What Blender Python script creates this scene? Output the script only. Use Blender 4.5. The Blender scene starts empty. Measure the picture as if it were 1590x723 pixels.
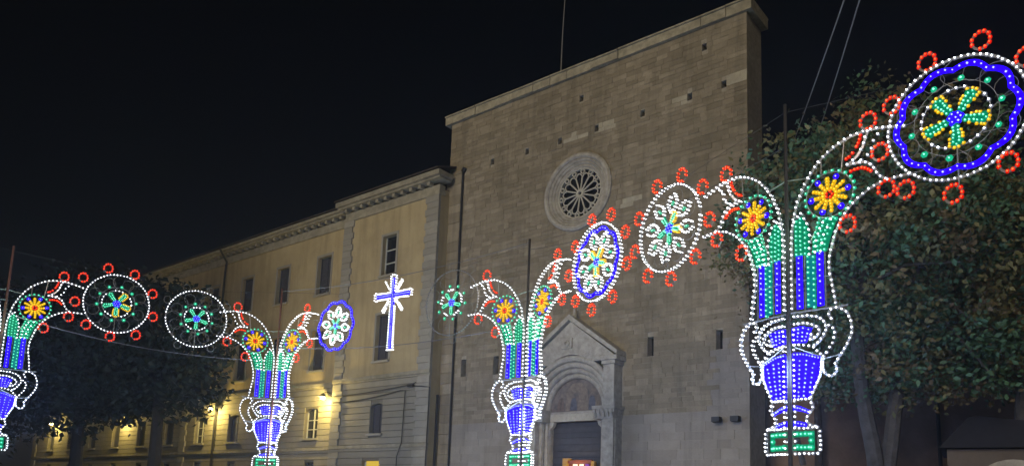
import bpy, math, random
from mathutils import Vector, Matrix
from mathutils.geometry import tessellate_polygon
R = random.Random(7)
PI = math.pi
S = bpy.context.scene
COL = S.collection

# ------------------------------------------------------------------ camera
cam_d = bpy.data.cameras.new('camera'); cam = bpy.data.objects.new('camera', cam_d); COL.objects.link(cam)
S.camera = cam
right = Vector((0.99927878, -0.0056289, 0.03755307))
down = Vector((0.03797259, 0.14812891, -0.98823879))
fwd = Vector((0.0, 0.98895204, 0.14823582))
cam.matrix_world = Matrix(((right.x, -down.x, -fwd.x, 0), (right.y, -down.y, -fwd.y, 0), (right.z, -down.z, -fwd.z, 1.6), (0, 0, 0, 1)))
cam_d.sensor_width = 36.0; cam_d.sensor_fit = 'HORIZONTAL'
cam_d.lens = 36.0 * 1200 / 1590
cam_d.shift_x = 0.0
cam_d.shift_y = (609 - 361.5) / 1590
cam_d.clip_end = 3000; cam_d.clip_start = 0.1

# ------------------------------------------------------------------ world, light, exposure
SUN_AZ_VEC = Vector((-0.50, -0.866, 0)).normalized()     # horizontal direction towards the light
SUN_EL = math.radians(11)
w = bpy.data.worlds.new('World'); S.world = w; w.use_nodes = True
nt = w.node_tree; bgn = nt.nodes['Background']
sky = nt.nodes.new('ShaderNodeTexSky'); sky.sky_type = 'NISHITA'; sky.sun_disc = False
sky.sun_elevation = SUN_EL; sky.sun_rotation = math.atan2(SUN_AZ_VEC.x, SUN_AZ_VEC.y)
tint = nt.nodes.new('ShaderNodeMix'); tint.data_type = 'RGBA'; tint.blend_type = 'MULTIPLY'; tint.inputs[0].default_value = 1.0
tint.inputs[7].default_value = (1.0, 0.80, 0.95, 1)
nt.links.new(sky.outputs[0], tint.inputs[6]); nt.links.new(tint.outputs[2], bgn.inputs[0]); bgn.inputs[1].default_value = 0.0007
sl = bpy.data.lights.new('sun', 'SUN'); so = bpy.data.objects.new('sun', sl); COL.objects.link(so)
sl.energy = 1.4; sl.angle = math.radians(18); sl.color = (1.0, 0.86, 0.62)
sv = Vector((SUN_AZ_VEC.x * math.cos(SUN_EL), SUN_AZ_VEC.y * math.cos(SUN_EL), math.sin(SUN_EL)))
so.rotation_euler = (-sv).to_track_quat('-Z', 'Y').to_euler()
so.location = (0, 0, 40)
S.view_settings.view_transform = 'Standard'; S.view_settings.look = 'None'
S.view_settings.exposure = 0.0; S.view_settings.gamma = 1.0; S.view_settings.use_curve_mapping = False
S.cycles.use_denoising = True
S.cycles.sample_clamp_indirect = 1.5
S.cycles.max_bounces = 5; S.cycles.diffuse_bounces = 2; S.cycles.glossy_bounces = 2; S.cycles.transmission_bounces = 2
S.cycles.use_light_tree = True; S.cycles.volume_bounces = 0

# ------------------------------------------------------------------ materials
def mat(name, col, rough=0.85, var=0.0, rnd=None, scale=3.0, bump=0.0, bscale=30.0, metal=0.0, dark=None, stain=0.0, spec=0.3, streak=0.0):
    m = bpy.data.materials.new(name); m.use_nodes = True
    n = m.node_tree; N = n.nodes; L = n.links
    b = N['Principled BSDF']; b.inputs['Roughness'].default_value = rough; b.inputs['Metallic'].default_value = metal
    b.inputs['Specular IOR Level'].default_value = spec
    geo = N.new('ShaderNodeNewGeometry')
    src = None
    base = N.new('ShaderNodeRGB'); base.outputs[0].default_value = (*col, 1); src = base.outputs[0]
    def mixin(fac_socket, c2, src, mode='MIX'):
        mx = N.new('ShaderNodeMix'); mx.data_type = 'RGBA'; mx.blend_type = mode
        L.new(fac_socket, mx.inputs[0]); L.new(src, mx.inputs[6]); mx.inputs[7].default_value = (*c2, 1)
        return mx.outputs[2]
    def noise(sc, det=5, rough=0.6):
        t = N.new('ShaderNodeTexNoise'); t.inputs['Scale'].default_value = sc; t.inputs['Detail'].default_value = det
        t.inputs['Roughness'].default_value = rough
        L.new(geo.outputs['Position'], t.inputs['Vector']); return t.outputs['Fac']
    def remap(sock, a, b_, c, d):
        r = N.new('ShaderNodeMapRange'); L.new(sock, r.inputs[0])
        for i, v in zip((1, 2, 3, 4), (a, b_, c, d)): r.inputs[i].default_value = v
        return r.outputs[0]
    d = dark or tuple(c * 0.45 for c in col)
    if rnd:
        if rnd == 'island': rs = geo.outputs['Random Per Island']
        else:
            oi = N.new('ShaderNodeObjectInfo'); rs = oi.outputs['Random']
        src = mixin(remap(rs, 0, 1, 0, 0.85 if dark else .75), d, src)
    if var:
        src = mixin(remap(noise(scale), 0.35, 0.7, 0, var), d, src)
    if stain:
        src = mixin(remap(noise(0.35, 6, 0.7), 0.45, 0.7, 0, stain), tuple(c * 0.5 for c in d), src)
    if streak:
        mp = N.new('ShaderNodeMapping'); mp.inputs['Scale'].default_value = (2.2, 2.2, .16); L.new(geo.outputs['Position'], mp.inputs['Vector'])
        t = N.new('ShaderNodeTexNoise'); t.inputs['Scale'].default_value = 1.0; t.inputs['Detail'].default_value = 7; t.inputs['Roughness'].default_value = .7
        L.new(mp.outputs[0], t.inputs['Vector']); src = mixin(remap(t.outputs['Fac'], .48, .75, 0, streak), tuple(c * .45 for c in d), src)
    L.new(src, b.inputs['Base Color'])
    if bump:
        bp = N.new('ShaderNodeBump'); bp.inputs['Strength'].default_value = bump; bp.inputs['Distance'].default_value = 0.03
        L.new(noise(bscale, 6), bp.inputs['Height']); L.new(bp.outputs[0], b.inputs['Normal'])
    return m
def emit(name, col, s):
    m = bpy.data.materials.new(name); m.use_nodes = True
    n = m.node_tree; n.nodes.clear()
    e = n.nodes.new('ShaderNodeEmission'); o = n.nodes.new('ShaderNodeOutputMaterial')
    e.inputs[0].default_value = (*col, 1); e.inputs[1].default_value = s
    n.links.new(e.outputs[0], o.inputs[0]); return m

STONE = (0.33, 0.285, 0.215)
M = dict(
    stone=mat('brown_stone', STONE, streak=.6, rnd='object', var=0.8, scale=2.2, bump=0.6, bscale=14, dark=(0.185, 0.155, 0.11), stain=0.35),
    stone_j=mat('brown_stone_wall', STONE, streak=.6, rnd='island', var=0.7, scale=2.2, bump=0.6, bscale=14, dark=(0.185, 0.155, 0.11), stain=0.35),
    lime=mat('grey_limestone', (0.30, 0.275, 0.245), streak=.5, rnd='object', var=0.6, scale=2.5, bump=0.5, bscale=14, dark=(0.215, 0.195, 0.175), stain=0.2),
    lime_j=mat('grey_limestone_wall', (0.30, 0.275, 0.245), streak=.5, rnd='island', var=0.6, scale=2.5, bump=0.5, bscale=14, dark=(0.215, 0.195, 0.175), stain=0.2),
    pale=mat('pale_stone', (0.40, 0.365, 0.29), var=0.5, bump=0.3),
    mortar=mat('mortar', (0.36, 0.325, 0.265), var=0.6, scale=6, bump=0.3, stain=0.3),
    carved=mat('carved_stone', (0.42, 0.39, 0.345), var=0.7, scale=5, bump=0.4, bscale=25, stain=0.3),
    corn=mat('cornice_stone', (0.40, 0.36, 0.27), var=0.8, scale=4, bump=0.4, stain=0.5),
    tracery=mat('tracery_stone', (0.44, 0.41, 0.35), var=0.4, scale=8, bump=0.2),
    dark=mat('dark_void', (0.012, 0.012, 0.014)),
    fresco=mat('fresco', (0.20, 0.165, 0.14), var=0.9, scale=5.0, dark=(0.08, 0.075, 0.085), bump=0.2),
    fig_blue=mat('fresco_blue', (0.12, 0.125, 0.16), var=0.9, scale=7), fig_tan=mat('fresco_tan', (0.25, 0.205, 0.165), var=0.9, scale=7, dark=(.12,.1,.09)), fresco2=mat('fresco_brown', (0.17, 0.13, 0.115), var=0.9, scale=7),
    doorwood=mat('door_wood', (0.06, 0.06, 0.075), var=0.5, scale=4, rough=0.6, rnd='object'),
    plaster=mat('ochre_plaster', (0.42, 0.34, 0.20), streak=.55, var=0.45, scale=0.9, bump=0.15, bscale=20, dark=(0.29, 0.225, 0.125), stain=0.4),
    rust=mat('rusticated_stone', (0.29, 0.265, 0.215), var=0.6, scale=2.0, bump=0.4, bscale=20, rnd='object', dark=(0.21, 0.195, 0.165), stain=0.3),
    rustback=mat('render_joint', (0.17, 0.155, 0.125), var=0.4),
    quoin=mat('quoin_stone', (0.33, 0.31, 0.265), var=0.6, scale=3.0, bump=0.4, rnd='object', dark=(0.23, 0.215, 0.185)),
    cornice=mat('eaves_stone', (0.34, 0.31, 0.24), var=0.7, scale=3, bump=0.3, stain=0.4),
    wood=mat('shutter_wood', (0.06, 0.06, 0.075), var=0.4, scale=6), glass=mat('dark_glass', (0.015, 0.016, 0.02), rough=0.15, spec=0.6),
    sash=mat('white_sash', (0.42, 0.42, 0.38), var=0.3),
    metal=mat('grey_metal', (0.30, 0.31, 0.32), rough=0.5, metal=0.4, var=0.3), darkmetal=mat('dark_metal', (0.03, 0.03, 0.032), rough=0.6),
    rustpole=mat('rusty_mast', (0.11, 0.04, 0.028), rough=0.7, var=0.6, scale=5),
    greypole=mat('dark_mast', (0.025, 0.022, 0.024), rough=0.6, var=0.4, scale=5),
    lath=mat('white_painted_lath', (0.26, 0.26, 0.27), rough=0.6, var=0.4, scale=9, dark=(0.15, 0.15, 0.15)),
    wire=mat('garland_wire', (0.20, 0.20, 0.19), rough=0.5),
    rope=mat('cable_rubber', (0.04, 0.04, 0.042), rough=0.7), steel=mat('cable_steel', (0.14, 0.14, 0.15), rough=0.5),
    tile=mat('roof_tile', (0.05, 0.04, 0.035), var=0.6, scale=6),
    slate=mat('roof_slate', (0.02, 0.02, 0.028), var=0.5, scale=6),
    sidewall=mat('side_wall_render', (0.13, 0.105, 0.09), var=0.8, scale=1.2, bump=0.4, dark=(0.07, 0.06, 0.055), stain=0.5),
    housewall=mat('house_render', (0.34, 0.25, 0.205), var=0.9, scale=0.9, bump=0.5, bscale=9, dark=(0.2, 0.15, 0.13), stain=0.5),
    bark=mat('bark', (0.085, 0.078, 0.078), var=0.8, scale=5, bump=0.8, bscale=12),
    darkbark=mat('dark_bark', (0.03, 0.028, 0.028), var=0.6, scale=5, bump=0.8, bscale=12),
    ground=mat('paving', (0.12, 0.115, 0.11), var=0.6, scale=1.0, bump=0.3),
    leafA=mat('leaf_olive', (0.17, 0.155, 0.07), rnd='island', dark=(0.05, 0.06, 0.02), rough=0.6),
    leafB=mat('leaf_green_spill', (0.08, 0.17, 0.10), rnd='island', dark=(0.022, 0.04, 0.016), rough=0.6),  # bluish green imitates festive light spilling onto the leaves
    leafC=mat('leaf_brown', (0.16, 0.125, 0.07), rnd='island', dark=(0.08, 0.055, 0.025), rough=0.6),
    leafD=mat('leaf_dark', (0.018, 0.030, 0.020), rnd='island', dark=(0.007, 0.012, 0.011), rough=0.7),
    gold=mat('gilded_wood', (0.5, 0.28, 0.05), rough=0.4, var=0.5, scale=12), redwood=mat('red_wood', (0.18, 0.05, 0.03), rough=0.5),
    card=mat('white_card', (0.8, 0.78, 0.74)), purple=mat('purple_card', (0.12, 0.04, 0.4)),
)
E = dict(
    wcore=emit('bulb_white', (0.92, 0.96, 1.0), 8.0), wcap=emit('bulb_white_halo_cap', (0.45, 0.48, 0.62), 0.42),  # bulb caps widened into glowing discs that imitate the halo round each bulb
    bcore=emit('bulb_blue', (0.26, 0.32, 1.0), 3.2), bcap=emit('bulb_blue_halo_cap', (0.016, 0.0, 1.0), 2.2),
    gcore=emit('bulb_green', (0.20, 0.65, 0.42), 3.2), gcap=emit('bulb_green_halo_cap', (0.01, 0.50, 0.25), 1.05),
    ycore=emit('bulb_yellow', (0.62, 0.36, 0.035), 3.2), ycap=emit('bulb_yellow_halo_cap', (0.80, 0.46, 0.0), 1.0),
    rcore=emit('bulb_red', (1.0, 0.095, 0.025), 3.2), rcap=emit('bulb_red_halo_cap', (0.80, 0.006, 0.0), 1.0),
    bglow=emit('blue_glow_sheet', (0.012, 0.0, 0.85), 2.6), gglow=emit('green_glow_sheet', (0.0, 0.30, 0.14), 0.8),  # glowing sheets added to imitate the bloom between bulbs
    tglow=emit('turquoise_glow_sheet', (0.0, 0.28, 0.30), 0.8),
    lamp=emit('lamp_glass', (1.0, 0.80, 0.35), 30.0), litwin=emit('lit_window', (0.9, 0.62, 0.08), 0.75),
)

# ------------------------------------------------------------------ mesh building
class MB:
    def __init__(s): s.v = []; s.f = []; s.m = []
    def add(s, vs, fs, m=0):
        o = len(s.v); s.v += [tuple(p) for p in vs]
        s.f += [tuple(i + o for i in f) for f in fs]; s.m += [m] * len(fs); return s
    def box(s, x0, x1, y0, y1, z0, z1, m=0, jit=0.0):
        vs = [(x, y, z) for x in (x0, x1) for y in (y0, y1) for z in (z0, z1)]
        if jit: vs = [(x + R.uniform(-jit, jit), y + R.uniform(-jit, jit) * .6, z + R.uniform(-jit, jit)) for x, y, z in vs]
        return s.add(vs, [(0, 1, 3, 2), (4, 6, 7, 5), (0, 4, 5, 1), (2, 3, 7, 6), (0, 2, 6, 4), (1, 5, 7, 3)], m)
    def prism(s, poly, y0, y1, m=0):                      # polygon in x,z extruded in y (convex or simple)
        n = len(poly); vs = [(x, y0, z) for x, z in poly] + [(x, y1, z) for x, z in poly]
        tri = tessellate_polygon([[Vector((x, z, 0)) for x, z in poly]])
        fs = [tuple(t) for t in tri] + [tuple(n + i for i in reversed(t)) for t in tri]
        fs += [(i, (i + 1) % n, n + (i + 1) % n, n + i) for i in range(n)]
        return s.add(vs, fs, m)
    def tube(s, pts, r, n=5, closed=False, m=0, r1=None):
        pts = [Vector(p) for p in pts]; k = len(pts); vs = []; fs = []
        for i, p in enumerate(pts):
            a = pts[(i - 1) % k] if (closed or i > 0) else p; b = pts[(i + 1) % k] if (closed or i < k - 1) else p
            t = (b - a); t = t.normalized() if t.length > 1e-9 else Vector((0, 0, 1))
            ref = Vector((0, 1, 0)) if abs(t.y) < .9 else Vector((1, 0, 0))
            u = t.cross(ref).normalized(); v = t.cross(u)
            rr = r if r1 is None else r + (r1 - r) * i / max(1, k - 1)
            for j in range(n):
                an = 2 * PI * j / n; vs.append(p + (u * math.cos(an) + v * math.sin(an)) * rr)
        for i in range(k if closed else k - 1):
            for j in range(n):
                a, b = i * n + j, i * n + (j + 1) % n; c, d = ((i + 1) % k) * n + (j + 1) % n, ((i + 1) % k) * n + j
                fs.append((a, b, c, d))
        if not closed: fs += [tuple(reversed(range(n))), tuple(range((k - 1) * n, k * n))]
        return s.add(vs, fs, m)
    def ring(s, cx, cz, prof, n=48, a0=0.0, a1=2 * PI, m=0, cap=True):   # profile (r, y) swept round the y axis
        full = abs(a1 - a0 - 2 * PI) < 1e-6; k = n if full else n + 1; p = len(prof); vs = []; fs = []
        for i in range(k):
            a = a0 + (a1 - a0) * i / n
            for r, y in prof: vs.append((cx + r * math.cos(a), y, cz + r * math.sin(a)))
        for i in range(n):
            i2 = (i + 1) % k
            for j in range(p):
                j2 = (j + 1) % p; fs.append((i * p + j, i * p + j2, i2 * p + j2, i2 * p + j))
        if not full and cap: fs += [tuple(range(p)), tuple(reversed(range((k - 1) * p, k * p)))]
        return s.add(vs, fs, m)
    def bulb(s, x, z, cap_r=0.034, core_r=0.017, y=0.0, depth=0.026):
        if cap_r:
            vs = [(x + cap_r * math.cos(PI / 3 * i), y, z + cap_r * math.sin(PI / 3 * i)) for i in range(6)] + [(x, y - depth, z), (x, y + depth, z)]
            s.add(vs, [f for i in range(6) for f in ((i, (i + 1) % 6, 6), ((i + 1) % 6, i, 7))], 0)
        c = core_r; d = depth + 0.02
        vs = [(x + c, y, z), (x, y, z + c), (x - c, y, z), (x, y, z - c), (x, y - d, z), (x, y + d, z)]
        vs = [(x + c * 1.0, y - d * .6, z), (x, y - d * .6, z + c), (x - c, y - d * .6, z), (x, y - d * .6, z - c), (x, y - d - .008, z),
              (x + c * 1.0, y + d * .6, z), (x, y + d * .6, z + c), (x - c, y + d * .6, z), (x, y + d * .6, z - c), (x, y + d + .008, z)]
        fs = [(0, 1, 4), (1, 2, 4), (2, 3, 4), (3, 0, 4), (6, 5, 9), (7, 6, 9), (8, 7, 9), (5, 8, 9)]
        fs += [(i, (i + 1) % 4, 5 + (i + 1) % 4, 5 + i) for i in range(4)]
        return s.add(vs, fs, 1)
    def mesh(s, name, mats):
        me = bpy.data.meshes.new(name); me.from_pydata(s.v, [], s.f)
        for m in (mats if isinstance(mats, (list, tuple)) else [mats]): me.materials.append(m)
        if any(s.m): me.polygons.foreach_set('material_index', s.m)
        me.update(); return me
    def build(s, name, mats, parent=None, kind=None, **kw): return obj(name, s.mesh(name, mats), parent, kind, **kw)

def obj(name, me, parent=None, kind=None, loc=None, rotz=None, roty=None, scale=None, label=None, cat=None, group=None):
    o = bpy.data.objects.new(name, me); COL.objects.link(o)
    if parent is not None: o.parent = parent
    if loc is not None: o.location = loc
    if rotz is not None: o.rotation_euler[2] = rotz
    if roty is not None: o.rotation_euler[1] = roty
    if scale is not None: o.scale = scale
    tag(o, label, cat, group, kind); return o
def tag(o, label=None, cat=None, group=None, kind=None):
    if label: o['label'] = label
    if cat: o['category'] = cat
    if group: o['group'] = group
    if kind: o['kind'] = kind
def thing(name, label, cat, loc=(0, 0, 0), rotz=0.0, group=None):
    o = bpy.data.objects.new(name, None); COL.objects.link(o); o.location = loc; o.rotation_euler[2] = rotz
    o.empty_display_size = .3; tag(o, label, cat, group); return o
def smooth(me):
    me.polygons.foreach_set('use_smooth', [True] * len(me.polygons)); return me

# facade frame: x runs along the facades (to the right), y into the buildings, z up
O = Vector((2.378, 27.899, 0)); FA = math.atan2(-0.63423853, 0.77313743)
U = Vector((0.77313743, -0.63423853, 0)); NB = Vector((0.63423853, 0.77313743, 0))
def fl(u, y, z): return O + U * u + NB * y + Vector((0, 0, z))
def pix(p):                                                 # picture size of things, only used to pick which stones are parts
    c = Vector(p) - cam.location; zc = max(0.1, c.dot(fwd)); return 1200 / zc

# ------------------------------------------------------------------ ground
MB().add([(-260, -160, 0), (260, -160, 0), (260, 300, 0), (-260, 300, 0)], [(0, 1, 2, 3)]).build('ground', M['ground'], kind='structure')

def holed_sheet(mb, outline, holes, y, depth, m=0):
    """flat sheet with real holes, each with its reveal going back"""
    polys = [[Vector((x, z, 0)) for x, z in outline]] + [[Vector((x, z, 0)) for x, z in h] for h in holes]
    flat = [p for poly in polys for p in poly]
    tri = tessellate_polygon(polys)
    mb.add([(p.x, y, p.y) for p in flat], [tuple(t) for t in tri], m)
    for h in holes:
        n = len(h)
        mb.add([(x, y, z) for x, z in h] + [(x, y + depth, z) for x, z in h], [(i, (i + 1) % n, n + (i + 1) % n, n + i) for i in range(n)], m)
def rect(u0, u1, z0, z1): return [(u0, z0), (u1, z0), (u1, z1), (u0, z1)]
def circ(cx, cz, r, n=40): return [(cx + r * math.cos(2 * PI * i / n), cz + r * math.sin(2 * PI * i / n)) for i in range(n)]
def archpoly(u0, u1, z0, zs, rise, n=8):
    c = (u0 + u1) / 2; h = (u1 - u0) / 2
    return [(u0, z0), (u1, z0)] + [(c + h * math.cos(PI * i / n), zs + rise * math.sin(PI * i / n)) for i in range(0, n + 1)]

# ------------------------------------------------------------------ church
church = thing('church', 'tall flat-topped brown stone church facade with a round rose window', 'church', O, FA)
CU0, CU1, CZ = -7.1, 6.5, 18.40
RX, RZ = -0.20, 13.62
putlogs = [(4.98, 17.68), (5.69, 16.05), (4.43, 16.01), (2.57, 15.97), (0.59, 15.98), (-0.14, 17.43), (-4.61, 16.02), (-2.76, 15.97), (-1.12, 15.95)]
slits = [(2.89, 3.12, 6.94, 7.62), (5.40, 5.62, 6.93, 7.57), (-4.10, -3.82, 6.87, 7.61), (-5.85, -5.58, 6.92, 7.64)]
holes = [circ(RX, RZ, 1.30)] + [rect(u - .09, u + .09, z - .13, z + .13) for u, z in putlogs] + [rect(*s_) for s_ in slits] + [rect(-1.13, 1.13, .02, 4.82)]
mb = MB(); holed_sheet(mb, rect(CU0, CU1, 0, CZ), holes, 0.0, 0.30)
mb.add([(CU1, 0, 0), (CU1, 1.25, 0), (CU1, 1.25, CZ), (CU1, 0, CZ)], [(0, 1, 2, 3)])
mb.add([(CU0, 0, 0), (CU0, 1.25, 0), (CU0, 1.25, CZ), (CU0, 0, CZ)], [(3, 2, 1, 0)])
mb.add([(CU0, 1.25, 0), (CU1, 1.25, 0), (CU1, 1.25, CZ), (CU0, 1.25, CZ)], [(0, 1, 2, 3)])
mb.add([(CU0, 0, CZ), (CU1, 0, CZ), (CU1, 1.25, CZ), (CU0, 1.25, CZ)], [(0, 1, 2, 3)])
mb.build('wall', M['mortar'], church)
# dark backs inside the openings
mb = MB()
for u, z in putlogs: mb.box(u - .12, u + .12, .302, .34, z - .16, z + .16)
mb.build('putlog_back', M['dark'], church, kind='stuff')
for a, b, c, d in slits: MB().box(a - .03, b + .03, .303, .34, c - .03, d + .03).build('slit_window', M['glass'], church)

# stones
def blocked(z0, z1):
    out = []
    zc = max(abs(z0 - RZ), abs(z1 - RZ)); zc = 0 if (z0 < RZ < z1) else min(abs(z0 - RZ), abs(z1 - RZ))
    if zc < 1.40: h = math.sqrt(1.40 ** 2 - zc * zc); out.append((RX - h, RX + h))
    for a, b, c, d in slits:
        if z0 < d and z1 > c: out.append((a, b))
    for u, z in putlogs:
        if z0 < z + .13 and z1 > z - .13: out.append((u - .09, u + .09))
    if z0 < 7.0: out.append((-1.95, 1.95))
    elif z0 < 8.4: h = 1.9 * (8.4 - z0) / 1.4; out.append((-h, h))
    return sorted(out)
stones = []
z = 0.0
zline = 4.94
pales = [(-0.31, 15.96), (0.92, 15.99), (4.13, 16.01), (6.14, 16.08), (2.2, 12.7), (-3.2, 9.6), (3.3, 10.9)]
while z < CZ - .02:
    h = R.uniform(.27, .36) if z < zline else R.uniform(.135, .215)
    if z < zline < z + h + .1: h = zline - z
    if z + h > CZ - .1: h = CZ - z
    u = CU0
    cuts = blocked(z, z + h)
    while u < CU1 - .01:
        l = (R.uniform(.45, 1.05) if z < zline else R.uniform(.26, .75))
        if u + l > CU1 - .2: l = CU1 - u
        segs = [(u, u + l)]
        for a, b in cuts:
            ns = []
            for p, q in segs:
                if b <= p or a >= q: ns.append((p, q))
                else:
                    if a - p > .06: ns.append((p, a))
                    if q - b > .06: ns.append((b, q))
            segs = ns
        for p, q in segs: stones.append((p, q, z, z + h))
        u += l
    z += h
def stone_kind(p, q, a, b):
    c = (p + q) / 2; zz = (a + b) / 2
    if zz < zline or (c > 5.35 and zz < 7.1 + .3 * math.sin(c * 9)): return 'lime'
    if any(abs(c - u) < .30 and abs(zz - z_) < .16 for u, z_ in pales): return 'pale'
    return 'stone'
def size_px(st):
    p, q, a, b = st; k = pix(fl((p + q) / 2, 0, (a + b) / 2)); return (q - p) * (b - a) * k * k * (1 if b > 3.0 else 0)
stones.sort(key=size_px, reverse=True)
unit = MB().box(-.5, .5, -.5, .5, -.5, .5)
unit_me = {k: unit.mesh('stone', M[k]) for k in ('stone', 'lime', 'pale')}
rest = MB()
for i, st in enumerate(stones):
    p, q, a, b = st; g = R.uniform(.002, .006); pr = R.uniform(.008, .022); k = stone_kind(*st)
    if i < 290:
        obj('stone', unit_me[k], church, loc=((p + q) / 2, -pr / 2 + .01, (a + b) / 2), scale=(q - p - 2 * g, pr + .02, b - a - 2 * g))
    else:
        rest.box(p + g, q - g, -pr, .02, a + g, b - g, {'stone': 0, 'lime': 1, 'pale': 2}[k], jit=.004)
rest.build('stonework', [M['stone_j'], M['lime_j'], M['pale']], church, kind='stuff')
# left pilaster strip, top cornice
def course_strip(name, u0, u1, y0, y1, z0, z1, hh, mt, parent):
    z = z0
    while z < z1 - .01:
        h = min(hh * R.uniform(.85, 1.15), z1 - z)
        if z1 - z - h < .1: h = z1 - z
        MB().box(u0, u1, y0 - R.uniform(0, .02), y1, z + .006, z + h - .006).build(name, mt, parent); z += h
course_strip('pilaster_stone', -7.13, -6.26, -.11, -.012, 0, 16.05, .42, M['stone'], church)
u = -7.40
while u < 6.62:
    l = R.uniform(.7, 1.25); l = min(l, 6.72 - u)
    if 6.72 - u - l < .4: l = 6.72 - u
    mb = MB(); j = R.uniform(-.045, .03)
    mb.prism([(u, 18.405), (u + l - .012, 18.405), (u + l - .012, 18.74 + j), (u, 18.74 + j)], -.15 + j, 1.36)
    mb.box(u, u + l - .012, -.21 + j, 1.42, 18.745 + j, 18.80 + j)
    mb.build('cornice_stone', M['corn'], church); u += l
# rose window
rose = MB().ring(RX, RZ, [(1.54, .04), (1.54, -.10), (1.47, -.16), (1.38, -.16), (1.33, -.10), (1.33, .04)], 56).build('rose_window', M['carved'], church)
for r0, r1, y0, y1 in ((1.33, 1.22, -.06, .10), (1.22, 1.12, .00, .18), (1.12, .99, .06, .22)):
    MB().ring(RX, RZ, [(r0, y0 + .16), (r0, y0), ((r0 + r1) / 2, y0 - .03), (r1, y0 + .03), (r1, y1 + .10)], 56).build('moulding', M['carved'], rose)
MB().prism(circ(RX, RZ, 1.06, 40), .30, .33).build('pane', M['glass'], rose)
MB().ring(RX, RZ, [(.17, .12), (.17, .22), (.07, .22), (.07, .12)], 20).build('hub', M['tracery'], rose)
NSP = 14
for i in range(NSP):
    a = 2 * PI * i / NSP + .1; ca, sa = math.cos(a), math.sin(a)
    MB().tube([(RX + .16 * ca, .16, RZ + .16 * sa), (RX + .66 * ca, .16, RZ + .66 * sa)], .033, 6).build('spoke', M['tracery'], rose)
    # pointed arch head between the spokes with an oculus above it
    b = a + PI / NSP; cb, sb = math.cos(b), math.sin(b); mb = MB()
    a2 = a + 2 * PI / NSP
    pts = []
    for t in range(7):
        tt = t / 6; an = a + (a2 - a) * tt; r_ = .66 + .15 * math.sin(PI * tt) ** .8
        pts.append((RX + r_ * math.cos(an), .16, RZ + r_ * math.sin(an)))
    mb.tube(pts, .028, 5); mb.build('arch_head', M['tracery'], rose)
    MB().ring(RX + .87 * ca, RZ + .87 * sa, [(.105, .12), (.105, .20), (.058, .20), (.058, .12)], 10).build('oculus', M['tracery'], rose)
MB().ring(RX, RZ, [(1.02, .10), (1.02, .22), (.95, .22), (.95, .10)], 48).build('rim', M['tracery'], rose)

# portal
portal = MB()
SP = 5.24
for sgn in (-1, 1):
    portal.box(*(sorted((sgn * 1.90, sgn * 1.46))), -.55, .02, 0, 6.92)
portal = portal.build('portal', M['carved'], church)
# gable slab with arched opening
mb = MB()
outer = [(-1.9, 6.92), (-1.9, 7.0), (0, 8.42), (1.9, 7.0), (1.9, 6.92)]
arc = [(1.95 * math.cos(a), SP + 1.95 * math.sin(a)) for a in [math.radians(t) for t in range(58, 123, 4)]]
seg = [(1.9, 6.92), (1.9, 7.0), (0, 8.42), (-1.9, 7.0), (-1.9, 6.92)] + [(1.62 * math.cos(a), SP + 1.95 * math.sin(a)) for a in [math.radians(t) for t in range(124, 55, -4)]]
mb.prism(seg, -.52, .02); mb.build('gable', M['carved'], portal)
for sgn in (-1, 1):
    MB().prism([(sgn * 2.05, 7.0), (sgn * 2.05, 7.16), (0, 8.66), (0, 8.46)], -.66, .03).build('gable_coping', M['carved'], portal)
    MB().box(*sorted((sgn * 1.38, sgn * 2.06)), -.68, .02, 6.83, 6.985).build('pier_cornice', M['carved'], portal)
    MB().box(*sorted((sgn * 1.42, sgn * 1.96)), -.62, .02, 6.70, 6.828).build('pier_moulding', M['carved'], portal)
    mb = MB()
    for k, (e, z0, z1) in enumerate(((.0, 4.80, 4.87), (.02, 4.873, 4.99), (.05, 4.993, 5.12), (.09, 5.123, 5.24))):
        mb.box(*sorted((sgn * (1.10), sgn * (1.93 + e))), -.60 - e, .02, z0, z1)
    mb.build('capital', M['carved'], portal, kind='stuff')
    for k in range(5):
        MB().tube([(sgn * (1.90 - k * .17), -.62 + k * .0, 4.86), (sgn * (1.92 - k * .17), -.70, 5.0), (sgn * (1.90 - k * .17), -.66, 5.1)], .05, 5, r1=.03).build('capital_leaf', M['carved'], portal)
MB().box(-.36, .10, -.575, -.50, 7.42, 7.80).build('medallion', M['carved'], portal)
MB().ring(-.13, 7.61, [(.13, -.60), (.13, -.56), (.05, -.56), (.05, -.62)], 14).build('medallion_boss', M['carved'], portal)
mb = MB(); mb.tube([(0, -.3, 8.55), (0, -.3, 8.75), (0, -.3, 8.8), (0, -.3, 9.02)], .10, 6, r1=.03); mb.build('finial', M['carved'], portal)
for k, (r0, r1, y0) in enumerate(((1.92, 1.70, -.50), (1.70, 1.50, -.38), (1.50, 1.32, -.26), (1.32, 1.14, -.14))):
    MB().ring(0, SP, [(r0, y0 + .2), (r0, y0), (r0 - .05, y0 - .035), ((r0 + r1) / 2, y0 - .035), (r1 + .03, y0), (r1, y0 + .06), (r1, y0 + .2)], 30, 0, PI).build('archivolt', M['carved'], portal)
    for sgn in (-1, 1):
        if k:
            cx = sgn * (r1 + .09)
            MB().tube([(cx, y0 + .02, 0.5), (cx, y0 + .02, 4.80)], .075, 10).build('column', M['carved'], portal)
        MB().box(*sorted((sgn * r0, sgn * (r1 - .0))), y0 + .06, .03, 0, 4.795).build('jamb', M['carved'], portal)
MB().box(-1.32, 1.18, -.10, .12, 4.80 + .02, 5.09).build('lintel', M['tracery'], portal)
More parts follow.
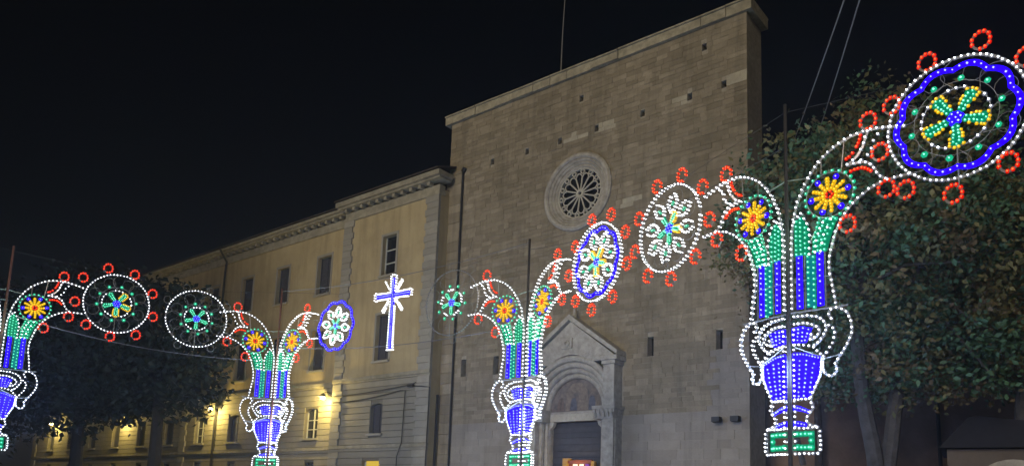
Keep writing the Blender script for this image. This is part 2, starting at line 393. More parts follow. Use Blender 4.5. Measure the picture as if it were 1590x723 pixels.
for sgn in (-1, 1):
    MB().prism([(sgn * 1.16, 4.52), (sgn * 1.0, 4.66), (sgn * .94, 4.815), (sgn * 1.16, 4.815)], -.08, .10).build('corbel', M['tracery'], portal)
tym = MB().prism([(1.16 * math.cos(PI * i / 20), 5.20 + 1.18 * math.sin(PI * i / 20)) for i in range(21)], -.005, .06).build('lunette', M['fresco'], portal)
MB().box(-1.14, 1.14, -.09, -.01, 5.095, 5.17).build('lunette_sill', M['carved'], portal)
def figure(cx, z0, h, wd, lean=0.0):
    rz = lambda a, b: a + R.uniform(-b, b)
    out = [(cx - wd, z0), (cx + wd, z0), (cx + wd * .8 + lean * .3, z0 + h * .45), (cx + wd * .5 + lean * .6, z0 + h * .74), (cx + wd * .2 + lean, z0 + h * .80), (cx - wd * .2 + lean, z0 + h * .80), (cx - wd * .55 + lean * .6, z0 + h * .72), (cx - wd * .85 + lean * .3, z0 + h * .4)]
    return out
fk = 0
def paint(poly, m):
    global fk
    fk += 1; MB().prism(poly, -.010 - fk * .0015, -.009 - fk * .0015 + .001).build('fresco_figure', M[m], portal)
paint([(-.5, 5.22), (.5, 5.22), (.46, 5.95), (.2, 6.22), (-.2, 6.22), (-.46, 5.95)], 'fig_tan')
for cx, h, wd, ln, m in ((-.02, .84, .30, .02, 'fresco'), (-.14, .58, .16, .03, 'fig_blue'), (.16, .50, .12, -.02, 'fig_tan'), (-.72, .62, .17, .06, 'fresco2'), (.70, .64, .18, -.06, 'fig_blue'), (.90, .40, .10, -.04, 'fig_tan')):
    paint(figure(cx, 5.22, h, wd, ln), m)
for cx, cz, r_, m in ((-.01, 6.0, .085, 'fig_tan'), (.13, 5.72, .06, 'fig_tan'), (-.66, 5.80, .065, 'fig_tan'), (.64, 5.82, .065, 'fig_tan')):
    paint([(cx + r_ * .8 * math.cos(2 * PI * i / 12), cz + r_ * math.sin(2 * PI * i / 12)) for i in range(12)], m)
door = MB().box(-1.14, 1.14, .20, .24, 0, 4.82).build('door', M['dark'], church)
z = 1.2
while z < 4.78:
    h = min(R.uniform(.20, .25), 4.80 - z); MB().box(-1.13, 1.13, .165 + R.uniform(0, .012), .199, z + .006, z + h - .006).build('plank', M['doorwood'], door); z += h
# downpipe, corner lights fixed on the wall
MB().tube([(-6.22, -.10, 15.95), (-6.22, -.08, 12), (-6.25, -.10, 8), (-6.24, -.08, 0)], .045, 6).build('downpipe', M['darkmetal'], church)
MB().tube([(-6.22, -.10, 15.95), (-6.1, -.12, 16.1)], .09, 6).build('hopper', M['darkmetal'], church)
for u, lab in ((5.52, 'small dark floodlight fixed to the church wall left of the corner'), (6.14, 'small dark floodlight fixed right at the church corner')):
    t = thing('wall_floodlight', lab, 'floodlight', fl(u, -.06, 4.6), FA, 'unlit floodlights on the church wall')
    MB().box(-.13, .13, -.32, -.08, -.06, .10).build('housing', M['darkmetal'], t); MB().box(-.03, .03, -.10, .03, .0, .04).build('bracket', M['darkmetal'], t)
    MB().box(-.11, .11, -.26, -.10, -.075, -.062).build('glass', M['glass'], t)
t = thing('mast', 'thin lightning rod rising above the church roofline into the dark sky', 'lightning rod', fl(-1.55, .5, 18.8), FA)
MB().tube([(0, 0, 0), (.03, 0, 2.0), (.12, 0, 4.2)], .035, 5, r1=.02).build('rod', M['steel'], t); MB().box(-.1, .1, -.1, .1, -.02, .08).build('foot', M['steel'], t)
# lit shrine frame inside the doorway
t = thing('notice_case', 'gilded wooden case with lit notices in the church doorway', 'notice case', fl(.08, .02, 0), FA)
MB().box(-.62, -.42, -.06, .10, 0, 3.40).build('post', M['gold'], t); MB().box(.62, .74, -.06, .10, 0, 3.38).build('post', M['gold'], t)
MB().box(-.60, -.30, -.09, .10, 3.405, 3.48).build('post_cap', M['gold'], t)
MB().box(-.415, .615, -.02, .10, 3.30, 3.42).build('head', M['redwood'], t); MB().box(-.415, .615, .06, .12, 0.6, 3.298).build('back', M['redwood'], t)
for x0, x1, m in ((-.22, -.02, 'card'), (.06, .24, 'card'), (.32, .48, 'purple')):
    MB().box(x0, x1, .03, .055, 2.7, 3.28).build('notice', M[m], t)
pl = bpy.data.lights.new('case_lamp', 'POINT'); pl.energy = 14; pl.color = (1, .75, .4); pl.shadow_soft_size = .05
po = bpy.data.objects.new('case_lamp', pl); COL.objects.link(po); po.parent = t; po.location = (.1, -.30, 3.1)

# ------------------------------------------------------------------ nave side wall behind the tree, chapel
side = thing('side_wall', 'dark brown rendered church side wall behind the big tree trunks', 'wall', O, FA)
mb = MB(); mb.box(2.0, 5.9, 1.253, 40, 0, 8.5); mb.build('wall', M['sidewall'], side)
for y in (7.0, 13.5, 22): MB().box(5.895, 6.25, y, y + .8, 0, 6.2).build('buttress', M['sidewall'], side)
MB().tube([(6.0, 10.6, 8.4), (6.0, 10.6, 0)], .06, 6).build('downpipe', M['darkmetal'], side)
MB().box(5.895, 6.1, 1.3, 40, 8.503, 8.7).build('coping', M['carved'], side)
t = thing('house', 'dark brown rough-walled house behind the tree trunks at lower right', 'house', (8.7, 26.2, 0))
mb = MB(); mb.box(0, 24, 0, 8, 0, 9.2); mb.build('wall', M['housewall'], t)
MB().tube([(5.85, -.09, 9), (5.85, -.07, 6), (5.88, -.09, 3), (5.86, -.07, 0)], .07, 6).build('downpipe', M['darkmetal'], t)
MB().box(-.1, 24.1, -.25, 8.1, 9.203, 9.4).build('eaves', M['carved'], t)
for x, z0, z1 in ((2.1, 0, 3.6), (4.0, 0, 4.1)): MB().box(x, x + .16, -.06, -.002, z0, z1).build('pilaster_strip', M['housewall'], t)
t = thing('chapel', 'small low chapel with a dark sloping roof and arched front at far right', 'chapel', (11.2, 20.0, 0), math.radians(-31))
mb = MB(); arch = archpoly(.75, 2.35, 0, 2.3, .8, 14)
holed_sheet(mb, rect(.12, 5.6, 0, 3.55), [[(.75, .02), (2.35, .02)] + arch[2:]], 0.0, .25)
mb.add([(.12, 0, 0), (.12, 3, 0), (.12, 3, 3.55), (.12, 0, 3.55)], [(3, 2, 1, 0)]); mb.build('wall', M['sidewall'], t)
MB().box(.7, 2.4, .26, .3, 0, 3.2).build('niche_back', M['carved'], t)
MB().ring(1.55, 2.3, [(.98, .02), (.98, -.05), (.82, -.05), (.82, .02)], 18, 0, PI).build('arch_trim', M['carved'], t)
MB().prism([(-.05, 3.56), (.62, 4.32), (.85, 4.36), (1.1, 4.32), (5.9, 3.62), (5.9, 3.56)], -.3, 3.2).build('roof', M['slate'], t)

# unseen block added left of the square to shade the palazzo's far end
t = thing('building', 'tall plain block added out of view on the left to shade the palazzo', 'building', (-38, -3, 0), math.atan2(.5, -.866))
MB().box(0, 46, -12, 0, 0, 24).build('wall', M['plaster'], t); MB().box(-.4, 46.4, -12.4, .4, 24.003, 24.6).build('cornice', M['cornice'], t)

# ------------------------------------------------------------------ palazzo
pal = thing('palazzo', 'long yellow palazzo with grey stone base joined to the left of the church', 'building', O, FA)
YP, YW = -.70, -.30
PU0, PU1, WU0 = -13.24, -6.95, -50.0
up_c = [-15.25, -18.75, -22.1, -25.6, -29.1, -32.6, -36.1, -39.6, -43.1, -46.6]
class Win: pass
wins = []   # (u0,u1,z0,z1,arched,y,style)
wins += [(-10.45, -9.53, 11.79, 13.65, 0, YP, 'sash'), (-10.55, -9.63, 7.87, 9.98, 0, YP, 'dark'), (-10.60, -9.78, 4.63, 5.80, .17, YP, 'shutter'), (-10.95, -9.80, 2.2, 3.45, 0, YP, 'lit')]
for c in up_c:
    wins.append((c - .53, c + .53, 11.77, 13.72, 0, YW, 'dark'))
    wins.append((c - .58, c + .46, 7.92, 9.95, 0, YW, 'dark'))
    wins.append((c - .70, c + .38, 4.60, 5.88, .19, YW, 'glazed' if c in (-15.25, -25.6) else 'shutter'))
    wins.append((c - .45, c + .30, 2.2, 3.45, 0, YW, 'dim' if c in (-22.1, -25.6) else 'dark'))
def hole_of(w_, e=0): return archpoly(w_[0], w_[1], w_[2], w_[3], w_[4]) if w_[4] else rect(*w_[:4])
pw = [w_ for w_ in wins if w_[5] == YP]; ww = [w_ for w_ in wins if w_[5] == YW]
for nm, u0, u1, yy, ws in (('pavilion_wall', PU0, PU1, YP, pw), ('wing_wall', WU0, PU0, YW, ww)):
    mb = MB(); holed_sheet(mb, rect(u0, u1, 7.12, 15.2), [hole_of(w_) for w_ in ws if w_[2] > 7], yy, .30)
    mb.add([(u1, yy, 7.12), (u1, yy + 2, 7.12), (u1, yy + 2, 15.2), (u1, yy, 15.2)], [(0, 1, 2, 3)]); mb.add([(u0, yy, 7.12), (u0, yy + 2, 7.12), (u0, yy + 2, 15.2), (u0, yy, 15.2)], [(3, 2, 1, 0)])
    mb.build(nm, M['plaster'], pal)
    mb = MB(); holed_sheet(mb, rect(u0, u1, 0, 7.12), [hole_of(w_) for w_ in ws if w_[2] < 7], yy + .05, .35)
    mb.add([(u1, yy + .05, 0), (u1, yy + 2, 0), (u1, yy + 2, 7.12), (u1, yy + .05, 7.12)], [(0, 1, 2, 3)]); mb.add([(u0, yy + .05, 0), (u0, yy + 2, 0), (u0, yy + 2, 7.12), (u0, yy + .05, 7.12)], [(3, 2, 1, 0)])
    mb.build(nm.replace('wall', 'base'), M['rustback'], pal)
MB().box(-6.96, -6.93, YP + .07, -.02, 0, 15.0).build('return_wall', M['plaster'], pal)
MB().box(PU0, PU1 - .05, .6, .7, 0, 15).build('inner_wall', M['dark'], pal); MB().box(WU0, PU0, .6, .7, 0, 15).build('inner_wall', M['dark'], pal)
# rusticated stone courses, cut round the windows
def courses(u0, u1, yy, ws, z0, z1, hh):
    n = round((z1 - z0) / hh); h = (z1 - z0) / n
    for i in range(n):
        a, b = z0 + i * h, z0 + (i + 1) * h; segs = [(u0, u1)]
        for w_ in ws:
            top = w_[3] + w_[4]
            if a < top - .02 and b > w_[2] + .02:
                half = (w_[1] - w_[0]) / 2 + .0; c = (w_[0] + w_[1]) / 2
                if w_[4] and a > w_[3] + .04: half *= math.sqrt(max(0, 1 - ((a - w_[3]) / w_[4]) ** 2))
                ns = []
                for p, q in segs:
                    if c + half <= p or c - half >= q: ns.append((p, q))
                    else:
                        if c - half > p: ns.append((p, c - half))
                        if q > c + half: ns.append((c + half, q))
                segs = ns
        for p, q in segs:
            if q - p > .05: MB().box(p, q, yy - .004 - R.uniform(0, .006), yy + .055, a + .014, b - .014).build('stone_course', M['rust'], pal)
gw = [w_ for w_ in ww if w_[2] < 7]; gp = [w_ for w_ in pw if w_[2] < 7]
courses(PU0 + .62, PU1 - .74, YP, gp, 4.16, 6.98, .283); courses(PU0 + .62, PU1 - .74, YP, gp, 1.5, 3.86, .295)
for a_, b_ in ((PU0 - .02, -27.3), (-27.88, -49.4)):
    courses(b_, a_, YW, gw, 4.16, 6.98, .283); courses(b_, a_, YW, gw, 2.1, 3.86, .295)
# string courses
for u0, u1, yy in ((PU0 - .06, PU1 + .06, YP), (WU0 - .06, PU0 - .065, YW)):
    MB().box(u0, u1, yy - .12, yy + .06, 7.06, 7.22).build('string_course', M['cornice'], pal)
    MB().box(u0 + .02, u1 - .02, yy - .05, yy + .06, 6.985, 7.057).build('string_course', M['cornice'], pal)
    MB().box(u0, u1, yy - .09, yy + .06, 3.99, 4.14).build('string_course', M['cornice'], pal)
    MB().box(u0 + .02, u1 - .02, yy - .03, yy + .06, 3.87, 3.987).build('string_course', M['rust'], pal)
# quoins
def quoins(u0, u1, yy, z0, z1, grow, hh=.30, pr=.07):
    n = round((z1 - z0) / hh); h = (z1 - z0) / n
    for i in range(n):
        e = .10 if i % 2 else 0.0
        a, b = (u0 - e, u1) if grow < 0 else (u0, u1 + e)
        MB().box(a, b, yy - pr - R.uniform(0, .012), yy + .06, z0 + i * h + .006, z0 + (i + 1) * h - .006).build('quoin', M['quoin'], pal)
for z0, z1 in ((7.23, 14.9), (4.15, 6.98), (0.9, 3.86)):
    quoins(-7.63, PU1 + .03, YP, z0, z1, -1)
    quoins(PU0 - .04, -12.68, YP, z0, z1, 1)
    quoins(-27.85, -27.25, YW, z0, z1, 1) if z0 < 7 else None
    quoins(WU0 - .04, WU0 + .6, YW, z0, z1, 1)
# cornice with brackets, gutter and roof
for u0, u1, yy, zt, e in ((PU0 - .0, PU1, YP, 15.82, 1), (WU0, PU0 - .36, YW, 15.72, 0)):
    MB().box(u0 - .05, u1 + .05 * e, yy - .08, yy + .3, 14.9, 15.08).build('frieze', M['cornice'], pal)
    MB().box(u0 - .02, u1 + .02 * e, yy - .04, yy + .3, 15.083, 15.34).build('frieze', M['cornice'], pal)
    u = u0 + .1
    while u < u1 - .1:
        MB().box(u, u + .17, yy - .24, yy + .02, 15.345, 15.50).build('bracket', M['cornice'], pal); u += .56
    MB().box(u0 - .28 * e, u1 + .28 * e, yy - .34, yy + .4, 15.503, 15.60).build('cornice', M['cornice'], pal)
    MB().box(u0 - .34 * e, u1 + .34 * e, yy - .46, yy + .4, 15.603, zt).build('cornice', M['cornice'], pal)
    mb = MB(); mb.add([(u0 - .4 * e, yy - .52, zt + .03), (u1 + .3 * e, yy - .52, zt + .03), (u1 + .1 * e, yy + 5, zt + 2.0), (u0, yy + 5, zt + 2.0), (u0 - .4 * e, yy - .52, zt + .10), (u1 + .3 * e, yy - .52, zt + .10), (u1 + .1 * e, yy + 5, zt + 2.1), (u0, yy + 5, zt + 2.1)], [(0, 1, 2, 3), (7, 6, 5, 4), (0, 4, 5, 1), (1, 5, 6, 2), (3, 2, 6, 7), (0, 3, 7, 4)])
    mb.build('roof', M['tile'], pal)
# windows
for w_ in wins:
    u0, u1, z0, z1, ar, yy, st = w_
    if u1 < -31 and z1 > 7 and False: continue
    back = yy + .24
    poly = hole_of(w_)
    if st == 'lit':
        f = MB().prism(poly, back, back + .03).build('window', E['litwin'], pal)
    elif st == 'dim':
        f = MB().prism(poly, back, back + .03).build('window', E['litwin'], pal) if False else MB().prism(poly, back, back + .03).build('window', M['sash'], pal)
    else:
        f = MB().prism(poly, back, back + .03).build('window', M['glass'] if st in ('sash', 'glazed') else M['wood'], pal)
    um = (u0 + u1) / 2; ztop = z1 + ar
    fr = M['sash'] if st in ('sash', 'glazed', 'lit', 'dim') else M['wood']
    MB().box(u0, u0 + .05, back - .05, back - .002, z0, z1).build('frame', fr, f); MB().box(u1 - .05, u1, back - .05, back - .002, z0, z1).build('frame', fr, f)
    if st == 'sash':
        for zz in (z0 + (z1 - z0) * k / 3 for k in (1, 2)): MB().box(u0 + .05, u1 - .05, back - .04, back - .002, zz - .025, zz + .025).build('glazing_bar', fr, f)
    elif st == 'glazed':
        for zz in (z0 + .45, z0 + .9): MB().box(u0 + .05, u1 - .05, back - .04, back - .002, zz - .02, zz + .02).build('glazing_bar', fr, f)
        MB().box(um - .03, um + .03, back - .045, back - .003, z0, z1 + ar * .9).build('mullion', fr, f)
    elif st in ('dark', 'shutter'):
        MB().box(um - .02, um + .02, back - .03, back - .002, z0, z1).build('mullion', M['wood'], f)
        k = z0 + .12
        while k < z1 - .05 and u0 > -28:
            MB().box(u0 + .06, um - .03, back - .02, back - .002, k, k + .045).build('slat', M['wood'], f); MB().box(um + .03, u1 - .06, back - .02, back - .002, k, k + .045).build('slat', M['wood'], f); k += .16
    if z0 > 3:
        MB().box(u0 - .10, u1 + .10, yy - .12, yy + .23, z0 - .10, z0 - .002).build('sill', M['quoin'], f)
    if z0 > 7:
        MB().box(u0 - .12, u0 - .002, yy - .025, yy + .02, z0, z1).build('surround', M['quoin'], f); MB().box(u1 + .002, u1 + .12, yy - .025, yy + .02, z0, z1).build('surround', M['quoin'], f)
        MB().box(u0 - .12, u1 + .12, yy - .028, yy + .02, z1 + .002, z1 + .12).build('surround', M['quoin'], f)
# downpipes
for pts in ([(-24.3, YW - .62, 15.6), (-24.35, YW - .12, 15.0), (-24.45, YW - .10, 14.4), (-24.45, YW - .12, 7.25)],
            [(-24.0, YW - .13, 6.9), (-24.0, YW - .13, 0)], [(-6.90, -.25, 6.2), (-6.90, -.25, 0)]):
    MB().tube(pts, .055, 6).build('downpipe', M['darkmetal'], pal)

# cables along the palazzo
def cable(pts, r, m, label, name='cable', n=4):
    o = MB().tube(pts, r, n).build(name, m); tag(o, label, 'cable'); return o
def sag(a, b, s, n=10): a, b = Vector(a), Vector(b); return [a.lerp(b, i / n) - Vector((0, 0, s * 4 * (i / n) * (1 - i / n))) for i in range(n + 1)]
cable(sag(fl(-13.2, YP - .14, 6.42), fl(-8.2, YP - .14, 6.60), .05) + [fl(-7.2, YP - .14, 6.5), fl(-6.85, YP - .1, 6.45), fl(-6.85, YP - .1, 0)], .022, M['rope'], 'black cable strung across the grey palazzo base to its corner')
cable(sag(fl(-13.2, YP - .10, 6.15), fl(-8.6, YP - .10, 6.42), .10) + [fl(-8.3, YP - .1, 6.4), fl(-8.35, YP - .1, 4.2), fl(-8.55, YP - .14, 3.6), fl(-8.6, YP - .1, 0)], .022, M['rope'], 'second black cable dropping down beside the palazzo corner quoins')
t = thing('junction_box', 'small black junction box on the palazzo corner where cables meet', 'junction box', fl(-7.95, YP - .1, 6.58), FA)
MB().box(-.16, .16, -.08, .02, -.06, .06).build('box', M['darkmetal'], t); MB().tube([(.1, -.03, .05), (.3, -.03, .12)], .02, 5).build('gland', M['darkmetal'], t)

# wall lamps
def wall_lamp(u, z, label, en):
    t = thing('wall_lamp', label, 'wall lamp', fl(u, YW, z), FA, 'yellow lamps on the palazzo wall')
    MB().tube([(0, .02, .25), (0, -.3, .32), (0, -.5, .22)], .022, 6).build('arm', M['darkmetal'], t)
    MB().ring(0, 0, [(.02, 0), (.05, 0)], 8).build('rose', M['darkmetal'], t) if False else None
    s_ = MB()
    prof = [(.03, .22), (.09, .18), (.20, .06), (.19, .05), (.08, .15), (.03, .18)]; n = 12; vs = []; fs = []
    for i in range(n):
        a = 2 * PI * i / n
        for r_, zz in prof: vs.append((r_ * math.cos(a), -.5 + r_ * math.sin(a), zz))
    for i in range(n):
        for j in range(len(prof)):
            fs.append((i * 6 + j, i * 6 + (j + 1) % 6, ((i + 1) % n) * 6 + (j + 1) % 6, ((i + 1) % n) * 6 + j))
    s_.add(vs, fs).build('shade', M['darkmetal'], t)
    b = MB(); b.tube([(0, -.5, -.06), (0, -.5, -.02), (0, -.5, .06), (0, -.5, .1)], .11, 10); b.build('lamp_globe', E['lamp'], t)
    l = bpy.data.lights.new('lamp_light', 'POINT'); l.energy = en; l.color = (1.0, .74, .20); l.shadow_soft_size = .08
    lo = bpy.data.objects.new('lamp_light', l); COL.objects.link(lo); lo.parent = t; lo.location = (0, -.72, -.16)
    return t
wall_lamp(-13.95, 6.42, 'glaring yellow wall lamp tucked against the projecting palazzo corner', 470)
wall_lamp(-23.9, 6.40, 'yellow wall lamp partly covered by dark leaves beside a downpipe', 420)
wall_lamp(-34.8, 6.40, 'yellow wall lamp glowing through the dark trees left of the trunk', 310)
wall_lamp(-45.8, 6.45, 'farthest yellow wall lamp near the left end of the palazzo', 310)

# ------------------------------------------------------------------ festive lights
def resample(pts, step, closed=False):
    P = [Vector((p[0], 0, p[1])) for p in pts]
    if closed: P.append(P[0])
    L_ = [0]
    for a, b in zip(P, P[1:]): L_.append(L_[-1] + (b - a).length)
    n = max(1, round(L_[-1] / step)); out = []
    for i in range(n + (0 if closed else 1)):
        d = L_[-1] * i / n; j = 0
        while j < len(P) - 2 and L_[j + 1] < d: j += 1
        q = (d - L_[j]) / max(1e-9, L_[j + 1] - L_[j]); p = P[j].lerp(P[j + 1], q); out.append((p.x, p.z))
    return out
def curve(pts, k=4):
    """Catmull-Rom through points"""
    P = [Vector(p).to_2d() if len(p) == 2 else Vector(p) for p in [Vector((a, b)) for a, b in pts]]; out = []
    for i in range(len(P) - 1):
        p0, p1, p2, p3 = P[max(0, i - 1)], P[i], P[i + 1], P[min(len(P) - 1, i + 2)]
        for j in range(k):
            t_ = j / k
            out.append(tuple(.5 * ((2 * p1) + (-p0 + p2) * t_ + (2 * p0 - 5 * p1 + 4 * p2 - p3) * t_ ** 2 + (-p0 + 3 * p1 - 3 * p2 + p3) * t_ ** 3)))
    out.append(tuple(P[-1])); return out
KIND = {'w': ('wcore', 'wcap', .034, .0135), 'b': ('bcore', 'bcap', .042, .0145), 'g': ('gcore', 'gcap', .038, .012), 'y': ('ycore', 'ycap', .044, .014), 'r': ('rcore', 'rcap', .034, .0135),
        'B': ('bcore', 'bcap', .055, .014), 'G': ('gcore', 'gcap', .055, .016), 'v': ('wcore', 'wcap', .024, .0125), 's': ('gcore', 'gcap', .031, .012), 'z': ('ycore', 'ycap', .030, .0125)}
CACHE = {}
def cached(key, fn):
    if key not in CACHE: CACHE[key] = fn()
    return CACHE[key]
def bulbs_mesh(spec):
    """spec: list of (kind, [(x,z)...]); one mesh with a core and halo cap slot per colour"""
    mb = MB(); mats = []; slot = {}
    for k, pts in spec:
        core, capm, cr, kr = KIND[k]
        if core not in slot: slot[core] = len(mats); mats += [E[capm], E[core]]
        o = slot[core]; n0 = len(mb.m)
        for x, z in pts:
            if R.random() < .018: continue                     # a dead bulb here and there
            q = R.uniform(.78, 1.22); mb.bulb(x + R.gauss(0, .0035), z + R.gauss(0, .0035), cr * R.uniform(.9, 1.1), kr * q)
        mb.m[n0:] = [i + o for i in mb.m[n0:]]
    return mb.mesh('bulb_string', mats)
def lath(mb, pts, w=.019, th=.006, closed=False):
    n = len(pts); vs = []
    for i in range(n):
        a = pts[(i - 1) % n] if (closed or i) else pts[0]; b = pts[(i + 1) % n] if (closed or i < n - 1) else pts[-1]
        dx, dz = b[0] - a[0], b[1] - a[1]; l = math.hypot(dx, dz) or 1; nx, nz = -dz / l * w, dx / l * w; x, z = pts[i]
        vs += [(x + nx, -th, z + nz), (x - nx, -th, z - nz), (x - nx, th, z - nz), (x + nx, th, z + nz)]
    fs = []
    for i in range(n if closed else n - 1):
        o, q = 4 * i, 4 * ((i + 1) % n)
        for k in range(4): fs.append((o + k, o + (k + 1) % 4, q + (k + 1) % 4, q + k))
    if not closed: fs += [(3, 2, 1, 0), (4 * n - 4, 4 * n - 3, 4 * n - 2, 4 * n - 1)]
    mb.add(vs, fs)
def lath_ring(name, r, w=.019, n=40):
    mb = MB(); lath(mb, [(r * math.cos(2 * PI * i / n), r * math.sin(2 * PI * i / n)) for i in range(n)], w, closed=True); return mb.mesh(name, M['lath'])
def tubes_mesh(name, lines, r=.011, m=None, n=4):
    mb = MB()
    for ln in lines: lath(mb, ln)
    return mb.mesh(name, m or M['lath'])
def sheet_mesh(name, polys, m, y=.012, th=.012):
    mb = MB()
    for p in polys: mb.prism(p, -th / 2, th / 2)
    return mb.mesh(name, m)

# half of a tower in its own plane: x away from the mast, z up from the cross bar
ARM = curve([(.075, .08), (.075, .6), (.08, 1.08), (.09, 1.45), (.17, 1.88), (.34, 2.27), (.58, 2.60), (.88, 2.81), (1.15, 2.90), (1.45, 2.92), (1.75, 2.87), (1.98, 2.80)])
UNDER = curve([(.82, .06), (.775, .38), (.735, .6), (.735, .85), (.77, 1.02), (.84, 1.25), (.93, 1.45), (1.06, 1.63), (1.25, 1.80), (1.5, 1.93), (1.78, 1.98), (2.02, 1.98)])
S1 = curve([(1.42, 2.90), (1.37, 2.78), (1.34, 2.68), (1.28, 2.58), (1.2, 2.49), (1.08, 2.41)]); S2 = curve([(1.08, 2.41), (1.24, 2.40), (1.38, 2.37), (1.50, 2.24), (1.58, 2.08), (1.68, 2.0)])
S3 = curve([(1.66, 2.88), (1.52, 2.74), (1.48, 2.60), (1.40, 2.48), (1.30, 2.43)])
C1 = curve([(1.30, 2.86), (1.25, 2.71), (1.17, 2.59), (1.06, 2.52)]); C2 = curve([(1.13, 2.28), (1.25, 2.30), (1.36, 2.27), (1.45, 2.19)])
LOOPS = [(1.43, 3.08), (1.05, 1.38), (1.68, 1.83)]
FL = (.76, 1.97)
HAND = curve([(.74, -.20), (.70, -.10), (.77, -.02), (.87, -.03), (1.0, -.12), (1.06, -.28), (1.07, -.46), (.99, -.66), (.87, -.84), (.80, -.96), (.82, -1.07), (.73, -1.16), (.62, -1.10), (.585, -1.0), (.60, -.82)])
HAND2 = curve([(.60, -.82), (.72, -.66), (.79, -.50), (.78, -.37), (.70, -.30)])
RIM1 = curve([(.10, -.075), (.38, -.09), (.56, -.16), (.655, -.30), (.63, -.42), (.55, -.54), (.45, -.62)]); RIM2 = curve([(.10, -.205), (.29, -.21), (.46, -.28), (.545, -.37), (.48, -.47), (.38, -.50), (.40, -.42)])
SHO = curve([(.10, -.565), (.33, -.60), (.45, -.66), (.55, -.78)]); SIDE = curve([(.57, -.82), (.545, -1.10), (.45, -1.32), (.37, -1.50), (.385, -1.60), (.40, -1.68), (.34, -1.77), (.285, -1.85), (.33, -1.93), (.44, -1.985)])
def yspan(x, z0, z1, st): return resample([(x, z0), (x, z1)], st)
def half_meshes():
    H = []
    A = lambda nm, me, sub=(): H.append((nm, me, sub))
    A('arm', tubes_mesh('arm', [ARM]), [('bulb_string', bulbs_mesh([('w', resample(ARM, .105))]))])
    A('arm_strut', tubes_mesh('arm_strut', [UNDER]), [('bulb_string', bulbs_mesh([('w', resample(UNDER, .105))]))])
    A('scroll', tubes_mesh('scroll', [S1]), [('bulb_string', bulbs_mesh([('w', resample(S1, .095) + resample(S2, .10) + resample(S3, .12)), ('r', resample(C1, .062) + resample(C2, .062))]))])
    A('scroll', tubes_mesh('scroll', [S2]))
    # flower
    fx, fz = FL; sp = []
    yel = []; 
    for i in range(12):
        a = 2 * PI * i / 12 + .13
        for r_ in ((.115, .175, .235, .29) if i % 2 else (.115, .175, .235)): yel.append((fx + r_ * math.cos(a), fz + r_ * math.sin(a)))
    sp.append(('y', yel)); sp.append(('r', [(fx + .055 * math.cos(2 * PI * i / 5), fz + .055 * math.sin(2 * PI * i / 5)) for i in range(5)]))
    sp.append(('B', [(fx + .315 * math.cos(2 * PI * i / 6 + .13), fz + .315 * math.sin(2 * PI * i / 6 + .13)) for i in range(6)]))
    sp.append(('g', [(fx + .42 * math.cos(2 * PI * i / 22), fz + .42 * math.sin(2 * PI * i / 22)) for i in range(22)]))
    mb = MB(); mb.tube([(fx + .40 * math.cos(2 * PI * i / 24), 0, fz + .40 * math.sin(2 * PI * i / 24)) for i in range(24)], .010, 4, True)
    A('flower', mb.mesh('flower', M['wire']), [('bulb_string', bulbs_mesh(sp))])
    # green leaves between arm and strut
    gl = []; wl = []
    leaf = [(.13, .98), (.13, 1.4), (.24, 1.72), (.36, 1.45), (.36, 1.05)]
    for x, z1 in ((.17, 1.62), (.25, 1.66), (.33, 1.48)): gl += yspan(x, 1.02, z1, .085)
    wl += resample([(.40, .98), (.40, 1.45), (.25, 1.78), (.14, 1.62)], .12)
    for k, (x0, x1) in enumerate(((.47, .56), (.54, .66), (.60, .76), (.66, .86))):
        gl += resample([(x0, 1.02), (x0 + .01, 1.2), (x1, 1.52)], .088)
    wl += resample([(.50, 1.0), (.52, 1.25), (.64, 1.5)], .11) + resample([(.60, 1.0), (.64, 1.25), (.78, 1.52)], .15)
    A('leaf_glow', sheet_mesh('leaf_glow', [[(.13, .99), (.40, .99), (.40, 1.45), (.27, 1.7), (.13, 1.6)], [(.44, .99), (.70, .99), (.76, 1.2), (.88, 1.52), (.62, 1.56), (.46, 1.25)]], E['gglow']), [('bulb_string', bulbs_mesh([('g', gl), ('w', wl)]))])  # green bloom between the leaf bulbs, added as a glowing sheet
    # blue and green columns of the stem
    for x, k, m in ((.215, 'b', 'bglow'), (.575, 'b', 'bglow')):
        A('stem_glow', sheet_mesh('stem_glow', [rect(x - .055, x + .055, .05, 1.0)], E[m]), [('bulb_string', bulbs_mesh([(k, yspan(x, .09, .96, .095))]))])  # blue bloom along the stem bulbs, added as a glowing strip
    A('stem_glow', sheet_mesh('stem_glow', [rect(.335, .50, .05, .97)], E['tglow']), [('bulb_string', bulbs_mesh([('g', yspan(.37, .09, .95, .10) + yspan(.465, .05, .93, .10))]))])  # turquoise bloom along the stem bulbs, added as a glowing strip
    mb = MB()
    for ln in ([(1.02, 2.86), (.96, 2.34)], [(.26, 2.12), (.44, 2.2)], [(.30, .0), (.30, 1.0)], [(.655, .0), (.655, 1.0)], [(.12, .55), (.76, .55)], [(.12, 1.02), (.80, 1.02)], [(.62, 2.62), (.62, 2.36)], [(1.14, 1.75), (1.05, 1.62)], [(.30, 1.02), (.60, 1.58)], [(.12, -1.5), (.36, -1.5)], [(.10, -.6), (.62, -.85)], [(.62, -.85), (.9, -.8)]):
        mb.tube([(x, .018, z) for x, z in ln], .007, 4)
    H.append(('batten', mb.mesh('batten', M['wire']), 'stuff'))
    A('cross_bar', MB().box(.05, 1.02, -.012, .012, -.012, .012).mesh('cross_bar', M['metal']))
    A('handle', tubes_mesh('handle', [HAND]), [('bulb_string', bulbs_mesh([('w', resample(HAND, .092) + resample(HAND2, .088))]))])
    # urn
    ub = [(.06, -.72), (.28, -.735), (.42, -.78), (.545, -.84), (.53, -1.10), (.44, -1.32), (.355, -1.50), (.06, -1.50)]
